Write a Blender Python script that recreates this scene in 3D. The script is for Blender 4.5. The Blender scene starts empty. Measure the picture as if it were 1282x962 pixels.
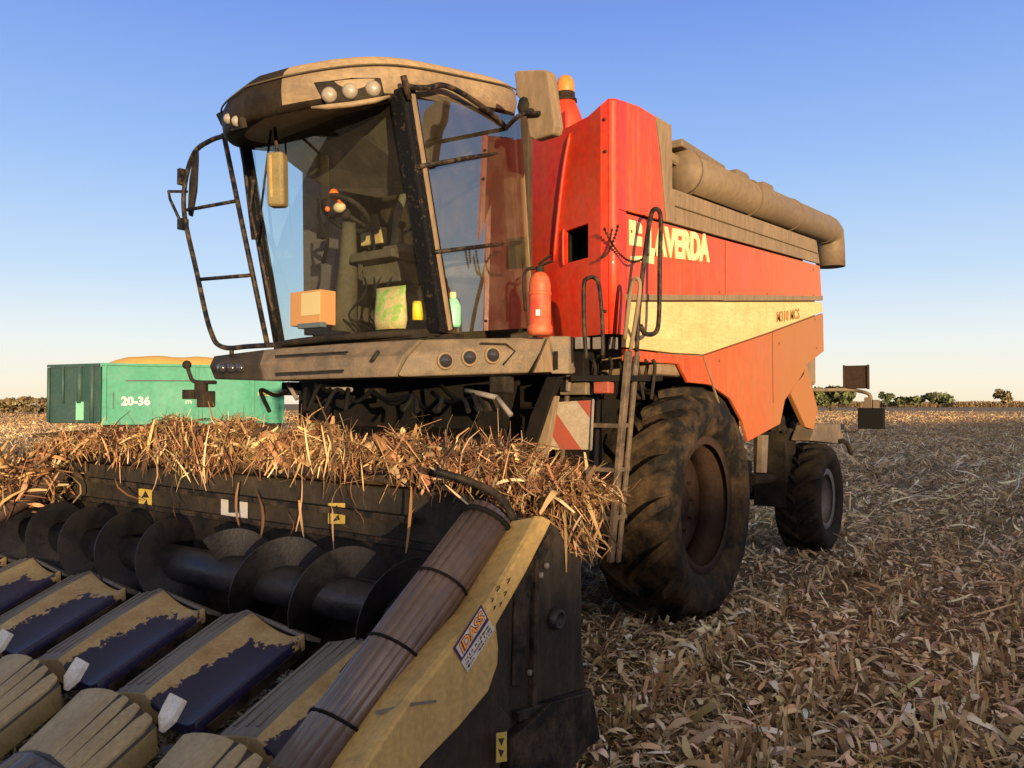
import bpy, bmesh, math, random
import numpy as np
from mathutils import Vector, Matrix, noise
random.seed(7); rng = np.random.default_rng(11)
C = bpy.context.scene.collection
V = Vector
# ------------------------------------------------------------------ camera model
CAM = V((0, 0, 1.7)); YAW = math.radians(36); PITCH = math.radians(1.375); FPX = 1000.0
_F = V((-math.sin(YAW)*math.cos(PITCH), math.cos(YAW)*math.cos(PITCH), math.sin(PITCH)))
_R = V((math.cos(YAW), math.sin(YAW), 0)); _U = _R.cross(_F)
def PX(px, py, X=None, Y=None, Z=None, D=None):
    """the point of the plane X=, Y= or Z= (or at depth D) that a surveyed direction meets"""
    r = _F + _R*((px-641)/FPX) + _U*((481-py)/FPX)
    if X is not None: t = (X-CAM.x)/r.x
    elif Y is not None: t = (Y-CAM.y)/r.y
    elif Z is not None: t = (Z-CAM.z)/r.z
    else: t = D
    return CAM + r*t
# ------------------------------------------------------------------ materials
def mat(name, col, rough=.6, metal=0., dirt=None, amt=.5, scale=6., bump=0., bscale=40., sharp=.25, coat=0., stretch=None, spec=.5, ledge=0.):
    m = bpy.data.materials.new(name); m.use_nodes = True
    nt = m.node_tree; N = nt.nodes; L = nt.links; b = N['Principled BSDF']
    b.inputs['Roughness'].default_value = rough; b.inputs['Metallic'].default_value = metal
    b.inputs['Coat Weight'].default_value = coat; b.inputs['Specular IOR Level'].default_value = spec
    b.inputs['Base Color'].default_value = (*col, 1)
    tc = N.new('ShaderNodeTexCoord'); co = tc.outputs['Object']
    if stretch:
        mp = N.new('ShaderNodeMapping'); mp.inputs['Scale'].default_value = stretch; L.new(co, mp.inputs['Vector']); co = mp.outputs['Vector']
    if dirt:
        n1 = N.new('ShaderNodeTexNoise'); n1.inputs['Scale'].default_value = scale; n1.inputs['Detail'].default_value = 8; n1.inputs['Roughness'].default_value = .68
        L.new(co, n1.inputs['Vector'])
        mr = N.new('ShaderNodeMapRange'); c = .5+(.5-amt)*.45
        mr.inputs['From Min'].default_value = c-sharp*.5; mr.inputs['From Max'].default_value = c+sharp*.5
        L.new(n1.outputs['Fac'], mr.inputs['Value'])
        fac = mr.outputs['Result']
        if ledge:
            ge = N.new('ShaderNodeNewGeometry'); sx = N.new('ShaderNodeSeparateXYZ'); L.new(ge.outputs['Normal'], sx.inputs[0])
            ml = N.new('ShaderNodeMapRange'); ml.inputs['From Min'].default_value = .25; ml.inputs['From Max'].default_value = .85; ml.inputs['To Max'].default_value = ledge; L.new(sx.outputs['Z'], ml.inputs['Value'])
            ad = N.new('ShaderNodeMath'); ad.operation = 'ADD'; ad.use_clamp = True; L.new(fac, ad.inputs[0]); L.new(ml.outputs['Result'], ad.inputs[1]); fac = ad.outputs[0]
        mx = N.new('ShaderNodeMix'); mx.data_type = 'RGBA'
        mx.inputs[6].default_value = (*col, 1); mx.inputs[7].default_value = (*dirt, 1)
        L.new(fac, mx.inputs[0])
        n2 = N.new('ShaderNodeTexNoise'); n2.inputs['Scale'].default_value = scale*9; n2.inputs['Detail'].default_value = 5
        L.new(co, n2.inputs['Vector'])
        hs = N.new('ShaderNodeHueSaturation'); mv = N.new('ShaderNodeMapRange')
        mv.inputs['From Min'].default_value = .3; mv.inputs['From Max'].default_value = .7; mv.inputs['To Min'].default_value = .84; mv.inputs['To Max'].default_value = 1.14
        L.new(n2.outputs['Fac'], mv.inputs['Value']); L.new(mv.outputs['Result'], hs.inputs['Value'])
        L.new(mx.outputs[2], hs.inputs['Color']); L.new(hs.outputs['Color'], b.inputs['Base Color'])
        mr2 = N.new('ShaderNodeMapRange'); mr2.inputs['To Min'].default_value = rough; mr2.inputs['To Max'].default_value = min(1, max(rough+.25, .8))
        L.new(fac, mr2.inputs['Value']); L.new(mr2.outputs['Result'], b.inputs['Roughness'])
        if metal:
            mm = N.new('ShaderNodeMapRange'); mm.inputs['To Min'].default_value = metal; mm.inputs['To Max'].default_value = 0
            L.new(fac, mm.inputs['Value']); L.new(mm.outputs['Result'], b.inputs['Metallic'])
    if bump:
        n3 = N.new('ShaderNodeTexNoise'); n3.inputs['Scale'].default_value = bscale; n3.inputs['Detail'].default_value = 6
        L.new(co, n3.inputs['Vector'])
        bp = N.new('ShaderNodeBump'); bp.inputs['Strength'].default_value = bump; bp.inputs['Distance'].default_value = .02
        L.new(n3.outputs['Fac'], bp.inputs['Height']); L.new(bp.outputs['Normal'], b.inputs['Normal'])
    return m
def glass(name, tint, refl, rough=.03, dust=.0):
    m = bpy.data.materials.new(name); m.use_nodes = True
    nt = m.node_tree; N = nt.nodes; L = nt.links; N.remove(N['Principled BSDF'])
    out = N['Material Output']
    t = N.new('ShaderNodeBsdfTransparent'); t.inputs['Color'].default_value = (*tint, 1)
    g = N.new('ShaderNodeBsdfGlossy'); g.inputs['Roughness'].default_value = rough; g.inputs['Color'].default_value = (.9, .97, 1, 1)
    d = N.new('ShaderNodeBsdfDiffuse'); d.inputs['Color'].default_value = (.32, .25, .17, 1)
    fr = N.new('ShaderNodeLayerWeight'); fr.inputs['Blend'].default_value = .5
    pw = N.new('ShaderNodeMath'); pw.operation = 'POWER'; pw.inputs[1].default_value = 5; L.new(fr.outputs['Facing'], pw.inputs[0])
    ad = N.new('ShaderNodeMath'); ad.operation = 'MULTIPLY_ADD'; ad.use_clamp = True; ad.inputs[1].default_value = .9; ad.inputs[2].default_value = refl+.04
    L.new(pw.outputs[0], ad.inputs[0])
    mx = N.new('ShaderNodeMixShader'); L.new(ad.outputs[0], mx.inputs[0]); L.new(t.outputs[0], mx.inputs[1]); L.new(g.outputs[0], mx.inputs[2])
    tc = N.new('ShaderNodeTexCoord'); n = N.new('ShaderNodeTexNoise'); n.inputs['Scale'].default_value = 7; n.inputs['Detail'].default_value = 8
    L.new(tc.outputs['Object'], n.inputs['Vector'])
    mr = N.new('ShaderNodeMapRange'); mr.inputs['From Min'].default_value = .45; mr.inputs['From Max'].default_value = .8; mr.inputs['To Min'].default_value = dust*.35; mr.inputs['To Max'].default_value = dust
    L.new(n.outputs['Fac'], mr.inputs['Value'])
    m2 = N.new('ShaderNodeMixShader'); L.new(mr.outputs['Result'], m2.inputs[0]); L.new(mx.outputs[0], m2.inputs[1]); L.new(d.outputs[0], m2.inputs[2])
    L.new(m2.outputs[0], out.inputs['Surface'])
    return m
def attr_mat(name, rough=.8, trans=0.):
    m = bpy.data.materials.new(name); m.use_nodes = True
    nt = m.node_tree; b = nt.nodes['Principled BSDF']; a = nt.nodes.new('ShaderNodeAttribute'); a.attribute_name = 'tint'
    nt.links.new(a.outputs['Color'], b.inputs['Base Color']); b.inputs['Roughness'].default_value = rough
    b.inputs['Specular IOR Level'].default_value = .25
    return m
DUST = (.34, .235, .13)
M = dict(
 red=mat('red_paint', (.60, .016, .006), .32, 0, (.40, .075, .02), .22, 2.2, sharp=.6, coat=.1, spec=.35),
 redside=mat('red_paint_side', (.62, .034, .007), .34, 0, (.52, .085, .018), .45, 1.6, sharp=.7, coat=.08, spec=.3),
 redlow=mat('red_paint_dusty', (.52, .034, .007), .42, 0, (.42, .085, .018), .5, 1.1, sharp=.7, spec=.3),
 cream=mat('cream_stripe', (.66, .50, .23), .5, 0, (.52, .33, .13), .45, 3.5, sharp=.6, stretch=(1, .5, 2.2)),
 tan=mat('dusty_tan_plastic', (.165, .118, .075), .6, 0, (.27, .185, .105), .42, 3.2, .10, 60, sharp=.7, stretch=(1, 1, .35), spec=.3, ledge=.8),
 augertan=mat('grey_tan_tube', (.125, .09, .058), .5, 0, (.20, .142, .085), .4, 2.2, .06, 60, sharp=.8, spec=.35, ledge=.5),
 roof=mat('dusty_roof', (.13, .095, .06), .5, 0, (.36, .25, .135), .5, 3.2, .1, 60, sharp=.6, stretch=(1, 1, 2), ledge=.6),
 visorshade=mat('shaded_visor_plastic', (.011, .009, .007), .5, 0, (.045, .032, .02), .35, 5, .1, 60, sharp=.5, spec=.12),  # plastic with the shade of the roof's front-left and underside put in colour
 ladder=mat('grimy_ladder', (.045, .037, .03), .45, 0, (.19, .13, .08), .42, 14, sharp=.4, spec=.4),
 fascia=mat('dusty_grey_fascia', (.075, .064, .052), .6, 0, (.22, .155, .095), .5, 9, .15, 70, sharp=.5),
 black=mat('black_steel', (.012, .012, .013), .5, 0, (.10, .07, .045), .28, 7, .2, 50, sharp=.35, spec=.12),
 dark=mat('dark_machine', (.010, .010, .010), .7, 0, (.05, .037, .025), .35, 5, .3, 40, sharp=.4, spec=.12),
 charcoal=mat('charcoal_steel', (.016, .0155, .0155), .5, 0, (.06, .047, .034), .4, 4, .15, 50, sharp=.5, spec=.12),
 pillar=mat('black_pillar', (.007, .007, .008), .45, 0, (.12, .08, .045), .08, 30, .2, 60, sharp=.25, spec=.12),
 tube=mat('black_tube', (.010, .010, .012), .4, 0, (.12, .08, .045), .26, 16, sharp=.3, spec=.12),
 steel=mat('worn_steel', (.035, .036, .048), .28, .7, (.015, .012, .010), .4, 6, .1, 60, sharp=.4),
 rubber=mat('tyre_rubber', (.008, .0078, .0075), .75, 0, (.115, .073, .038), .24, 4.5, .25, 60, sharp=.4, spec=.12),
 rubber2=mat('tyre_rubber_dark', (.010, .0095, .009), .75, 0, (.055, .038, .024), .35, 5, .25, 60, sharp=.4, spec=.12),
 rim=mat('dusty_rim', (.020, .012, .010), .55, 0, (.055, .034, .023), .5, 4, .1, 60, sharp=.5, spec=.12),
 rim2=mat('grey_rim', (.20, .19, .19), .6, 0, (.13, .10, .075), .45, 5, sharp=.5),
 olive=mat('olive_housing', (.15, .12, .05), .5, 0, (.24, .18, .08), .45, 9, sharp=.5),
 yellow=mat('olive_yellow_plastic', (.60, .40, .13), .5, 0, (.38, .26, .11), .45, 5, .1, 50, sharp=.6),
 seat=mat('seat_fabric', (.36, .31, .20), .85, 0, (.15, .12, .08), .5, 8, sharp=.5),
 shadedred=mat('shaded_red_panel', (.17, .105, .09), .8, 0, (.12, .08, .07), .4, 5, sharp=.6),  # red panel in shade, the shade put into its grey-brown colour
 inner=mat('dark_cab_trim', (.06, .05, .034), .7, 0, (.13, .10, .06), .35, 4, sharp=.5, spec=.12),
 visor=mat('dusty_visor', (.03, .021, .013), .8, 0, (.085, .058, .032), .4, 14, .2, 80, sharp=.4, stretch=(1, 1, .4)),
 white=mat('white_plastic', (.72, .72, .70), .55, 0, (.5, .47, .4), .3, 9, sharp=.4),
 void=mat('black_and_shade', (.006, .006, .006), .7, 0, (.02, .014, .01), .3, 6, sharp=.4, spec=.12),  # black parts, also shade put into the colour of recess and gaps
 trimdark=mat('dull_dark_trim', (.10, .045, .02), .7),
 rope=mat('black_cord', (.008, .008, .008), .8, spec=.12),
 amber=mat('amber_plastic', (.75, .19, .02), .25, 0, (.5, .2, .05), .3, 9, sharp=.5),
 extred=mat('extinguisher_red', (.50, .03, .012), .35, 0, (.45, .17, .06), .35, 7, sharp=.5),
 lens=mat('lamp_lens', (.34, .30, .25), .15, 0, (.2, .15, .09), .35, 20, sharp=.5, coat=.6),
 lensdark=mat('dark_lens', (.03, .03, .035), .15, coat=.6),
 letter=mat('cream_letters', (.80, .66, .34), .5, 0, (.62, .48, .2), .3, 12, sharp=.5),
 brownletter=mat('brown_letters', (.30, .15, .04), .6),
 purpletxt=mat('violet_print', (.045, .02, .085), .5), ink=mat('black_print', (.02, .016, .012), .6),
 stickyel=mat('yellow_sticker', (.62, .45, .08), .6, 0, (.35, .25, .07), .35, 20, sharp=.5),
 stickwhite=mat('white_sticker', (.62, .60, .58), .6, 0, (.40, .37, .34), .35, 30, sharp=.5),
 orange=mat('orange_print', (.80, .33, .06), .5),
 signred=mat('sign_red', (.36, .05, .03), .6, 0, (.22, .09, .05), .4, 9, sharp=.6),
 signwhite=mat('sign_white', (.42, .36, .28), .6, 0, (.27, .20, .13), .45, 9, sharp=.6),
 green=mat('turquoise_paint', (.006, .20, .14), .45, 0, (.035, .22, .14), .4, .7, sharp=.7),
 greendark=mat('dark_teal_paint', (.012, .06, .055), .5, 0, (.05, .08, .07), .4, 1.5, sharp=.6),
 grain=mat('maize_grain', (.72, .44, .12), .8, 0, (.6, .34, .08), .5, 3, .5, 18, sharp=.6),
 leaf=attr_mat('dry_leaf', .75), foliage=attr_mat('tree_leaf', .8),
 bark=mat('bark', (.07, .05, .035), .9),
 glass=glass('cab_glass', (.84, .93, .93), .03, .02, .06), glassdoor=glass('door_glass', (.55, .58, .53), .18, .03, .14),
 boxor=mat('orange_card', (.72, .30, .12), .7), boxlight=mat('pale_card', (.8, .55, .28), .7),
 boxblue=mat('slate_cloth', (.12, .14, .17), .8), bag=mat('bag_print', (.62, .42, .2), .6, 0, (.25, .42, .07), .5, 9, sharp=.12),
 jug=mat('mint_plastic', (.22, .55, .36), .4), yel=mat('bright_yellow', (.75, .50, .03), .5),
 toy=mat('orange_toy', (.85, .16, .02), .6), skin=mat('toy_pale', (.7, .5, .3), .6),
)
def rear_glow_dust(m, y0, y1, col, top):  # warm sun glow and dust haze put into the paint, growing rearward
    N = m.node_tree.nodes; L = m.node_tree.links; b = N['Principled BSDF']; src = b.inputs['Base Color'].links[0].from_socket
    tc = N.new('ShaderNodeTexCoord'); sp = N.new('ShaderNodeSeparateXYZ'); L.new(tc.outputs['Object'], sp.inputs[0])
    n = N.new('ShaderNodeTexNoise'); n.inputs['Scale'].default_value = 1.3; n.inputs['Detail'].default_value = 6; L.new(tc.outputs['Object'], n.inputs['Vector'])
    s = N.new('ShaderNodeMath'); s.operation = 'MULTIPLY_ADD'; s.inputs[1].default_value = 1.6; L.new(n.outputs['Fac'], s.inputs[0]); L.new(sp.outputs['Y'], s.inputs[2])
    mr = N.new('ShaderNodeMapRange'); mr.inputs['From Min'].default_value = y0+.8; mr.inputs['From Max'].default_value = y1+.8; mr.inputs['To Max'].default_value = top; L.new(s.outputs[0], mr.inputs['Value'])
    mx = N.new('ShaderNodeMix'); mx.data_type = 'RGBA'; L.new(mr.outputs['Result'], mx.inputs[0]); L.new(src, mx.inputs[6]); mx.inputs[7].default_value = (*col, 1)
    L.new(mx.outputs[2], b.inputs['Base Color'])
def streak(m, col, amt, sc=(1, 5, .45)):
    N = m.node_tree.nodes; L = m.node_tree.links; b = N['Principled BSDF']; src = b.inputs['Base Color'].links[0].from_socket
    tc = N.new('ShaderNodeTexCoord'); mp = N.new('ShaderNodeMapping'); mp.inputs['Scale'].default_value = sc; L.new(tc.outputs['Object'], mp.inputs['Vector'])
    n = N.new('ShaderNodeTexNoise'); n.inputs['Scale'].default_value = 3.2; n.inputs['Detail'].default_value = 9; n.inputs['Roughness'].default_value = .72; L.new(mp.outputs['Vector'], n.inputs['Vector'])
    mr = N.new('ShaderNodeMapRange'); mr.inputs['From Min'].default_value = .48; mr.inputs['From Max'].default_value = .74; mr.inputs['To Max'].default_value = amt; L.new(n.outputs['Fac'], mr.inputs['Value'])
    mx = N.new('ShaderNodeMix'); mx.data_type = 'RGBA'; L.new(mr.outputs['Result'], mx.inputs[0]); L.new(src, mx.inputs[6]); mx.inputs[7].default_value = (*col, 1); L.new(mx.outputs[2], b.inputs['Base Color'])
for k_, c_, a_ in (('redside', (.36, .15, .07), .6), ('redlow', (.34, .17, .08), .7), ('red', (.30, .10, .05), .45), ('cream', (.40, .25, .09), .6), ('tan', (.10, .07, .045), .6), ('roof', (.12, .085, .05), .5), ('yellow', (.22, .15, .07), .5), ('charcoal', (.09, .07, .05), .5)): streak(M[k_], c_, a_)
rear_glow_dust(M['redside'], -.6, 3.6, (.40, .125, .036), .9); rear_glow_dust(M['redlow'], -.6, 2.2, (.31, .135, .045), .95)
# hood: yellow plastic worn through to dark blue on its right half
def hood_mat(name, yel, blue):
    m = mat(name, yel, .55, 0, (.30, .19, .075), .5, 7, .1, 60, sharp=.5)
    N = m.node_tree.nodes; L = m.node_tree.links; b = N['Principled BSDF']
    src = b.inputs['Base Color'].links[0].from_socket
    uv = N.new('ShaderNodeAttribute'); uv.attribute_name = 'wear'
    n = N.new('ShaderNodeTexNoise'); n.inputs['Scale'].default_value = 26; n.inputs['Detail'].default_value = 5; n.inputs['Roughness'].default_value = .65
    tc = N.new('ShaderNodeTexCoord'); L.new(tc.outputs['Object'], n.inputs['Vector'])
    s = N.new('ShaderNodeMath'); s.operation = 'MULTIPLY_ADD'; s.inputs[1].default_value = .42; L.new(n.outputs['Fac'], s.inputs[0]); L.new(uv.outputs['Fac'], s.inputs[2])
    mr = N.new('ShaderNodeMapRange'); mr.inputs['From Min'].default_value = .205; mr.inputs['From Max'].default_value = .222; L.new(s.outputs[0], mr.inputs['Value'])
    mx = N.new('ShaderNodeMix'); mx.data_type = 'RGBA'; L.new(mr.outputs['Result'], mx.inputs[0]); L.new(src, mx.inputs[6]); mx.inputs[7].default_value = (*blue, 1)
    L.new(mx.outputs[2], b.inputs['Base Color'])
    rr = N.new('ShaderNodeMapRange'); rr.inputs['To Min'].default_value = .65; rr.inputs['To Max'].default_value = .42; L.new(mr.outputs['Result'], rr.inputs['Value'])
    for l in list(b.inputs['Roughness'].links): L.remove(l)
    L.new(rr.outputs['Result'], b.inputs['Roughness'])
    return m
M['hood'] = hood_mat('worn_hood', (.50, .395, .21), (.014, .014, .055))
M['hoodgrey'] = mat('grey_worn_plastic', (.20, .185, .17), .5, 0, (.10, .095, .09), .5, 5, sharp=.5, stretch=(9, 1, 1))
M['snoutpad'] = mat('pale_olive_plastic', (.44, .355, .20), .5, 0, (.24, .19, .12), .5, 6, .1, 60, sharp=.6)
streak(M['snoutpad'], (.22, .17, .10), .6, (5, 1, 1))
M['slot'] = mat('dark_slot', (.03, .028, .03), .6)
M['snouttip'] = mat('sky_tinted_plastic', (.15, .16, .22), .4, 0, (.06, .06, .08), .45, 4, sharp=.4, stretch=(3, 1, 1))  # blue of the sky light put into the tip's base colour
M['corrug'] = mat('grey_plastic_pipe', (.135, .092, .08), .2, 0, (.05, .034, .034), .5, 3.5, .06, 30, sharp=.7, spec=.8, coat=.4)
# ------------------------------------------------------------------ mesh builder
ORG = {}
def frame(t):
    t = t.normalized(); a = V((0, 0, 1)) if abs(t.z) < .9 else V((1, 0, 0))
    u = a.cross(t).normalized(); return u, t.cross(u)
def spl(pts, k=6, closed=False):
    pts = [V(p) for p in pts]; n = len(pts); out = []
    rngk = range(n if closed else n-1)
    for i in rngk:
        p1, p2 = pts[i], pts[(i+1) % n]
        p0 = pts[i-1] if (i > 0 or closed) else p1*2-p2
        p3 = pts[(i+2) % n] if (i+2 < n or closed) else p2*2-p1
        for j in range(k):
            t = j/k
            out.append(.5*((2*p1)+(p2-p0)*t+(2*p0-5*p1+4*p2-p3)*t*t+(3*p1-p0-3*p2+p3)*t**3))
    if not closed: out.append(pts[-1])
    return out
class MB:
    def __init__(s): s.v = []; s.f = []; s.m = []; s.s = []
    def add(s, vs, fs, mi=0, sm=False):
        o = len(s.v); s.v += [V(p) for p in vs]
        for f in fs: s.f.append([i+o for i in f]); s.m.append(mi); s.s.append(sm)
        return s
    def obox(s, c, ax, ay, az, mi=0):
        c, ax, ay, az = V(c), V(ax), V(ay), V(az)
        vs = [c+ax*i+ay*j+az*k for i in (-1, 1) for j in (-1, 1) for k in (-1, 1)]
        return s.add(vs, [(0, 1, 3, 2), (4, 6, 7, 5), (0, 4, 5, 1), (2, 3, 7, 6), (0, 2, 6, 4), (1, 5, 7, 3)], mi)
    def box(s, x0, y0, z0, x1, y1, z1, mi=0):
        return s.obox(((x0+x1)/2, (y0+y1)/2, (z0+z1)/2), ((x1-x0)/2, 0, 0), (0, (y1-y0)/2, 0), (0, 0, (z1-z0)/2), mi)
    def bar(s, p0, p1, w, h, up=(0, 0, 1), mi=0):
        p0, p1 = V(p0), V(p1); t = (p1-p0); a = t.normalized(); u = V(up).cross(a).normalized(); n = a.cross(u)
        return s.obox((p0+p1)/2, t/2, u*w/2, n*h/2, mi)
    def loft(s, loops, mi=0, sm=True, caps=True, closed=True):
        n = len(loops[0]); vs = [p for l in loops for p in l]; fs = []
        for i in range(len(loops)-1):
            for j in range(n if closed else n-1):
                k = (j+1) % n; fs.append((i*n+j, i*n+k, (i+1)*n+k, (i+1)*n+j))
        s.add(vs, fs, mi, sm)
        if caps:
            o = len(s.v)-len(vs)
            for b in (0, (len(loops)-1)*n): s.f.append([o+b+j for j in range(n)]); s.m.append(mi); s.s.append(False)
        return s
    def tube(s, pts, r, n=8, mi=0, closed=False):
        pts = [V(p) for p in pts]; rs = r if isinstance(r, (list, tuple)) else [r]*len(pts)
        t = (pts[1]-pts[0]); u, w = frame(t); loops = []
        for i, p in enumerate(pts):
            tt = (pts[min(i+1, len(pts)-1)]-pts[max(i-1, 0)])
            if closed: tt = pts[(i+1) % len(pts)]-pts[i-1]
            tt.normalize(); u = (u-tt*u.dot(tt)).normalized(); w = tt.cross(u)
            loops.append([p+(u*math.cos(2*math.pi*j/n)+w*math.sin(2*math.pi*j/n))*rs[i] for j in range(n)])
        if closed: loops.append(loops[0]); return s.loft(loops, mi, True, False)
        return s.loft(loops, mi)
    def lathe(s, prof, c, axis=(1, 0, 0), n=48, mi=0, sm=True, caps=False):
        c = V(c); a = V(axis).normalized(); u, w = frame(a)
        loops = [[c+a*x+(u*math.cos(2*math.pi*j/n)+w*math.sin(2*math.pi*j/n))*r for j in range(n)] for r, x in prof]
        return s.loft(loops, mi, sm, caps)
    def prism(s, poly, vec, mi=0):
        poly = [V(p) for p in poly]; n = len(poly); q = [p+V(vec) for p in poly]
        fs = [tuple(range(n)), tuple(range(2*n-1, n-1, -1))]+[(i, n+i, n+(i+1) % n, (i+1) % n) for i in range(n)]
        return s.add(poly+q, fs, mi)
    def ball(s, c, r, n=16, mi=0, sc=(1, 1, 1)):
        c = V(c); k = n//2; loops = []
        for i in range(k+1):
            a = math.pi*i/k; rr = max(math.sin(a), .001)
            loops.append([c+V((rr*math.cos(2*math.pi*j/n)*sc[0], rr*math.sin(2*math.pi*j/n)*sc[1], -math.cos(a)*sc[2]))*r for j in range(n)])
        return s.loft(loops, mi)
    def build(s, name, m, parent=None, bevel=0., seg=2, origin=None, recalc=True, wear=None):
        if origin is None:
            if parent is not None: origin = ORG[parent.name]
            else:
                lo = [min(p[i] for p in s.v) for i in range(3)]; hi = [max(p[i] for p in s.v) for i in range(3)]
                origin = V(((lo[0]+hi[0])/2, (lo[1]+hi[1])/2, lo[2]))
        me = bpy.data.meshes.new(name); me.from_pydata([p-origin for p in s.v], [], s.f)
        ms = m if isinstance(m, (list, tuple)) else [m]
        for x in ms: me.materials.append(M[x] if isinstance(x, str) else x)
        me.polygons.foreach_set('material_index', s.m); me.polygons.foreach_set('use_smooth', s.s)
        if recalc:
            bm = bmesh.new(); bm.from_mesh(me); bmesh.ops.recalc_face_normals(bm, faces=bm.faces); bm.to_mesh(me); bm.free()
        if wear is not None:
            a = me.attributes.new('wear', 'FLOAT', 'POINT'); a.data.foreach_set('value', [wear(p) for p in s.v])
        o = bpy.data.objects.new(name, me); C.objects.link(o)
        if parent is not None: o.parent = parent; o.location = origin-ORG[parent.name]
        else: o.location = origin
        ORG[o.name] = origin
        if bevel:
            b = o.modifiers.new('Bevel', 'BEVEL'); b.width = bevel; b.segments = seg; b.limit_method = 'ANGLE'; b.angle_limit = math.radians(38)
        return o
def tag(o, label=None, cat=None, group=None, kind=None):
    if label: o['label'] = label
    if cat: o['category'] = cat
    if group: o['group'] = group
    if kind: o['kind'] = kind
    return o
def thing(name, label, cat, loc, group=None):
    o = bpy.data.objects.new(name, None); C.objects.link(o); o.location = loc; o.empty_display_size = .3
    ORG[o.name] = V(loc); return tag(o, label, cat, group)
def copy_tree(o, parent, loc=None):
    c = o.copy(); C.objects.link(c); c.parent = parent
    if loc is not None: c.location = loc
    for ch in [x for x in o.children]: copy_tree(ch, c)
    return c
def text_mesh(txt, m, parent, name, o, xd, yd, h, w=None, depth=.004, shear=0., bold=0.):
    cu = bpy.data.curves.new('lettering_curve', 'FONT'); cu.body = txt; cu.size = 1; cu.extrude = .5; cu.offset = bold; cu.shear = shear; cu.resolution_u = 3
    ob = bpy.data.objects.new('lettering_tmp', cu); C.objects.link(ob)
    dg = bpy.context.evaluated_depsgraph_get(); dg.update(); me = bpy.data.meshes.new_from_object(ob.evaluated_get(dg))
    bpy.data.objects.remove(ob)
    xs = [v.co.x for v in me.vertices]; ys = [v.co.y for v in me.vertices]; x0, x1, y0, y1 = min(xs), max(xs), min(ys), max(ys)
    o, xd, yd = V(o), V(xd).normalized(), V(yd); yd = (yd-xd*0).normalized(); nd = xd.cross(yd).normalized()
    sy = h/(y1-y0); sx = (w/(x1-x0)) if w else sy
    org = ORG[parent.name]
    for v in me.vertices:
        c = v.co; v.co = o+xd*(c.x-x0)*sx+yd*(c.y-y0)*sy+nd*(c.z)*depth*2-org
    me.materials.clear(); me.materials.append(M[m]); me.update()
    t = bpy.data.objects.new(name, me); C.objects.link(t); t.parent = parent; ORG[t.name] = org
    return t
def strips(name, cen, dirs, up, ln, wd, curl, cols, m, segs=3, parent=None, taper=True, twist=None):
    """many bent leaf strips as one mesh"""
    n = len(cen); d = dirs/np.linalg.norm(dirs, axis=1, keepdims=True)
    side = np.cross(up, d); side /= (np.linalg.norm(side, axis=1, keepdims=True)+1e-9); nor = np.cross(d, side)
    P = []
    for k in range(segs+1):
        u = k/segs-.5
        w = wd*(1 if not taper else (1-abs(u*1.7)**2*.8))
        base = cen+d*(u*ln)[:, None]-nor*(curl*ln*(u*u*4-.33))[:, None]
        sd = side if twist is None else side*np.cos(twist*u)[:, None]+nor*np.sin(twist*u)[:, None]
        P += [base-sd*(w*.5)[:, None], base+sd*(w*.5)[:, None]]
    P = np.stack(P, 1).reshape(-1, 3); nv = 2*(segs+1)
    q = np.array([[2*k, 2*k+1, 2*k+3, 2*k+2] for k in range(segs)])
    F = (np.arange(n)[:, None, None]*nv+q[None]).reshape(-1, 4)
    me = bpy.data.meshes.new(name); me.vertices.add(len(P)); me.vertices.foreach_set('co', P.astype(np.float32).ravel())
    me.loops.add(F.size); me.loops.foreach_set('vertex_index', F.astype(np.int32).ravel())
    me.polygons.add(len(F)); me.polygons.foreach_set('loop_start', np.arange(0, F.size, 4, dtype=np.int32))
    me.polygons.foreach_set('loop_total', np.full(len(F), 4, np.int32)); me.polygons.foreach_set('use_smooth', np.ones(len(F), bool))
    me.update(calc_edges=True)
    a = me.attributes.new('tint', 'FLOAT_COLOR', 'POINT'); col = np.repeat(cols, nv, axis=0); a.data.foreach_set('color', np.c_[col, np.ones(len(col))].astype(np.float32).ravel())
    me.materials.append(M[m]); o = bpy.data.objects.new(name, me); C.objects.link(o); ORG[o.name] = V((0, 0, 0))
    if parent: o.parent = parent; o.location = -ORG[parent.name]
    return o
def palette(n, cols, probs, jit=.25):
    c = np.array(cols)[rng.choice(len(cols), n, p=np.array(probs)/sum(probs))]
    return np.clip(c*(1+rng.normal(0, jit, (n, 1)))*(1+rng.normal(0, .06, (n, 3))), .004, .9)

# ================================================================== COMBINE HARVESTER
XS = -2.45; XC = -3.96
combine = thing('combine_harvester', 'red combine harvester with glazed cab, cream side stripe and tan unloading auger', 'combine harvester', (XC, 6.04, 0))
def S(px, py, dx=0.): return PX(px, py, X=XS+dx)
EX = V((-.03, 0, 0))
# --- side skin, right
b = MB(); b.prism([S(*p) for p in ((783, 127), (800, 133), (820, 145), (826, 190), (833, 277), (783, 264))], EX)
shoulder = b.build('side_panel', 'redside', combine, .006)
b = MB(); b.prism([S(*p) for p in ((783, 267), (1026.5, 333), (1029, 376.5), (905, 376.5), (783, 376))], EX)
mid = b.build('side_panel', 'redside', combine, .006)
b = MB(); b.prism([S(*p) for p in ((783, 378), (1029, 378.5), (1030, 390.5), (960, 417), (880, 444), (842, 442), (783, 435))], EX)
cream = b.build('cream_panel', 'cream', combine, .004)
b = MB(); b.prism([S(*p) for p in ((783, 437), (842, 444), (880, 446), (960, 419), (1030.5, 392.5), (1031.5, 440), (1020, 449), (1010, 457), (1006, 470), (991, 490), (983, 501), (977, 531), (937, 553), (930, 528), (915, 500), (890, 482), (862, 479), (850, 456), (815, 454), (783, 452))], EX)
low = b.build('lower_panel', 'redlow', combine, .006)
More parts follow.
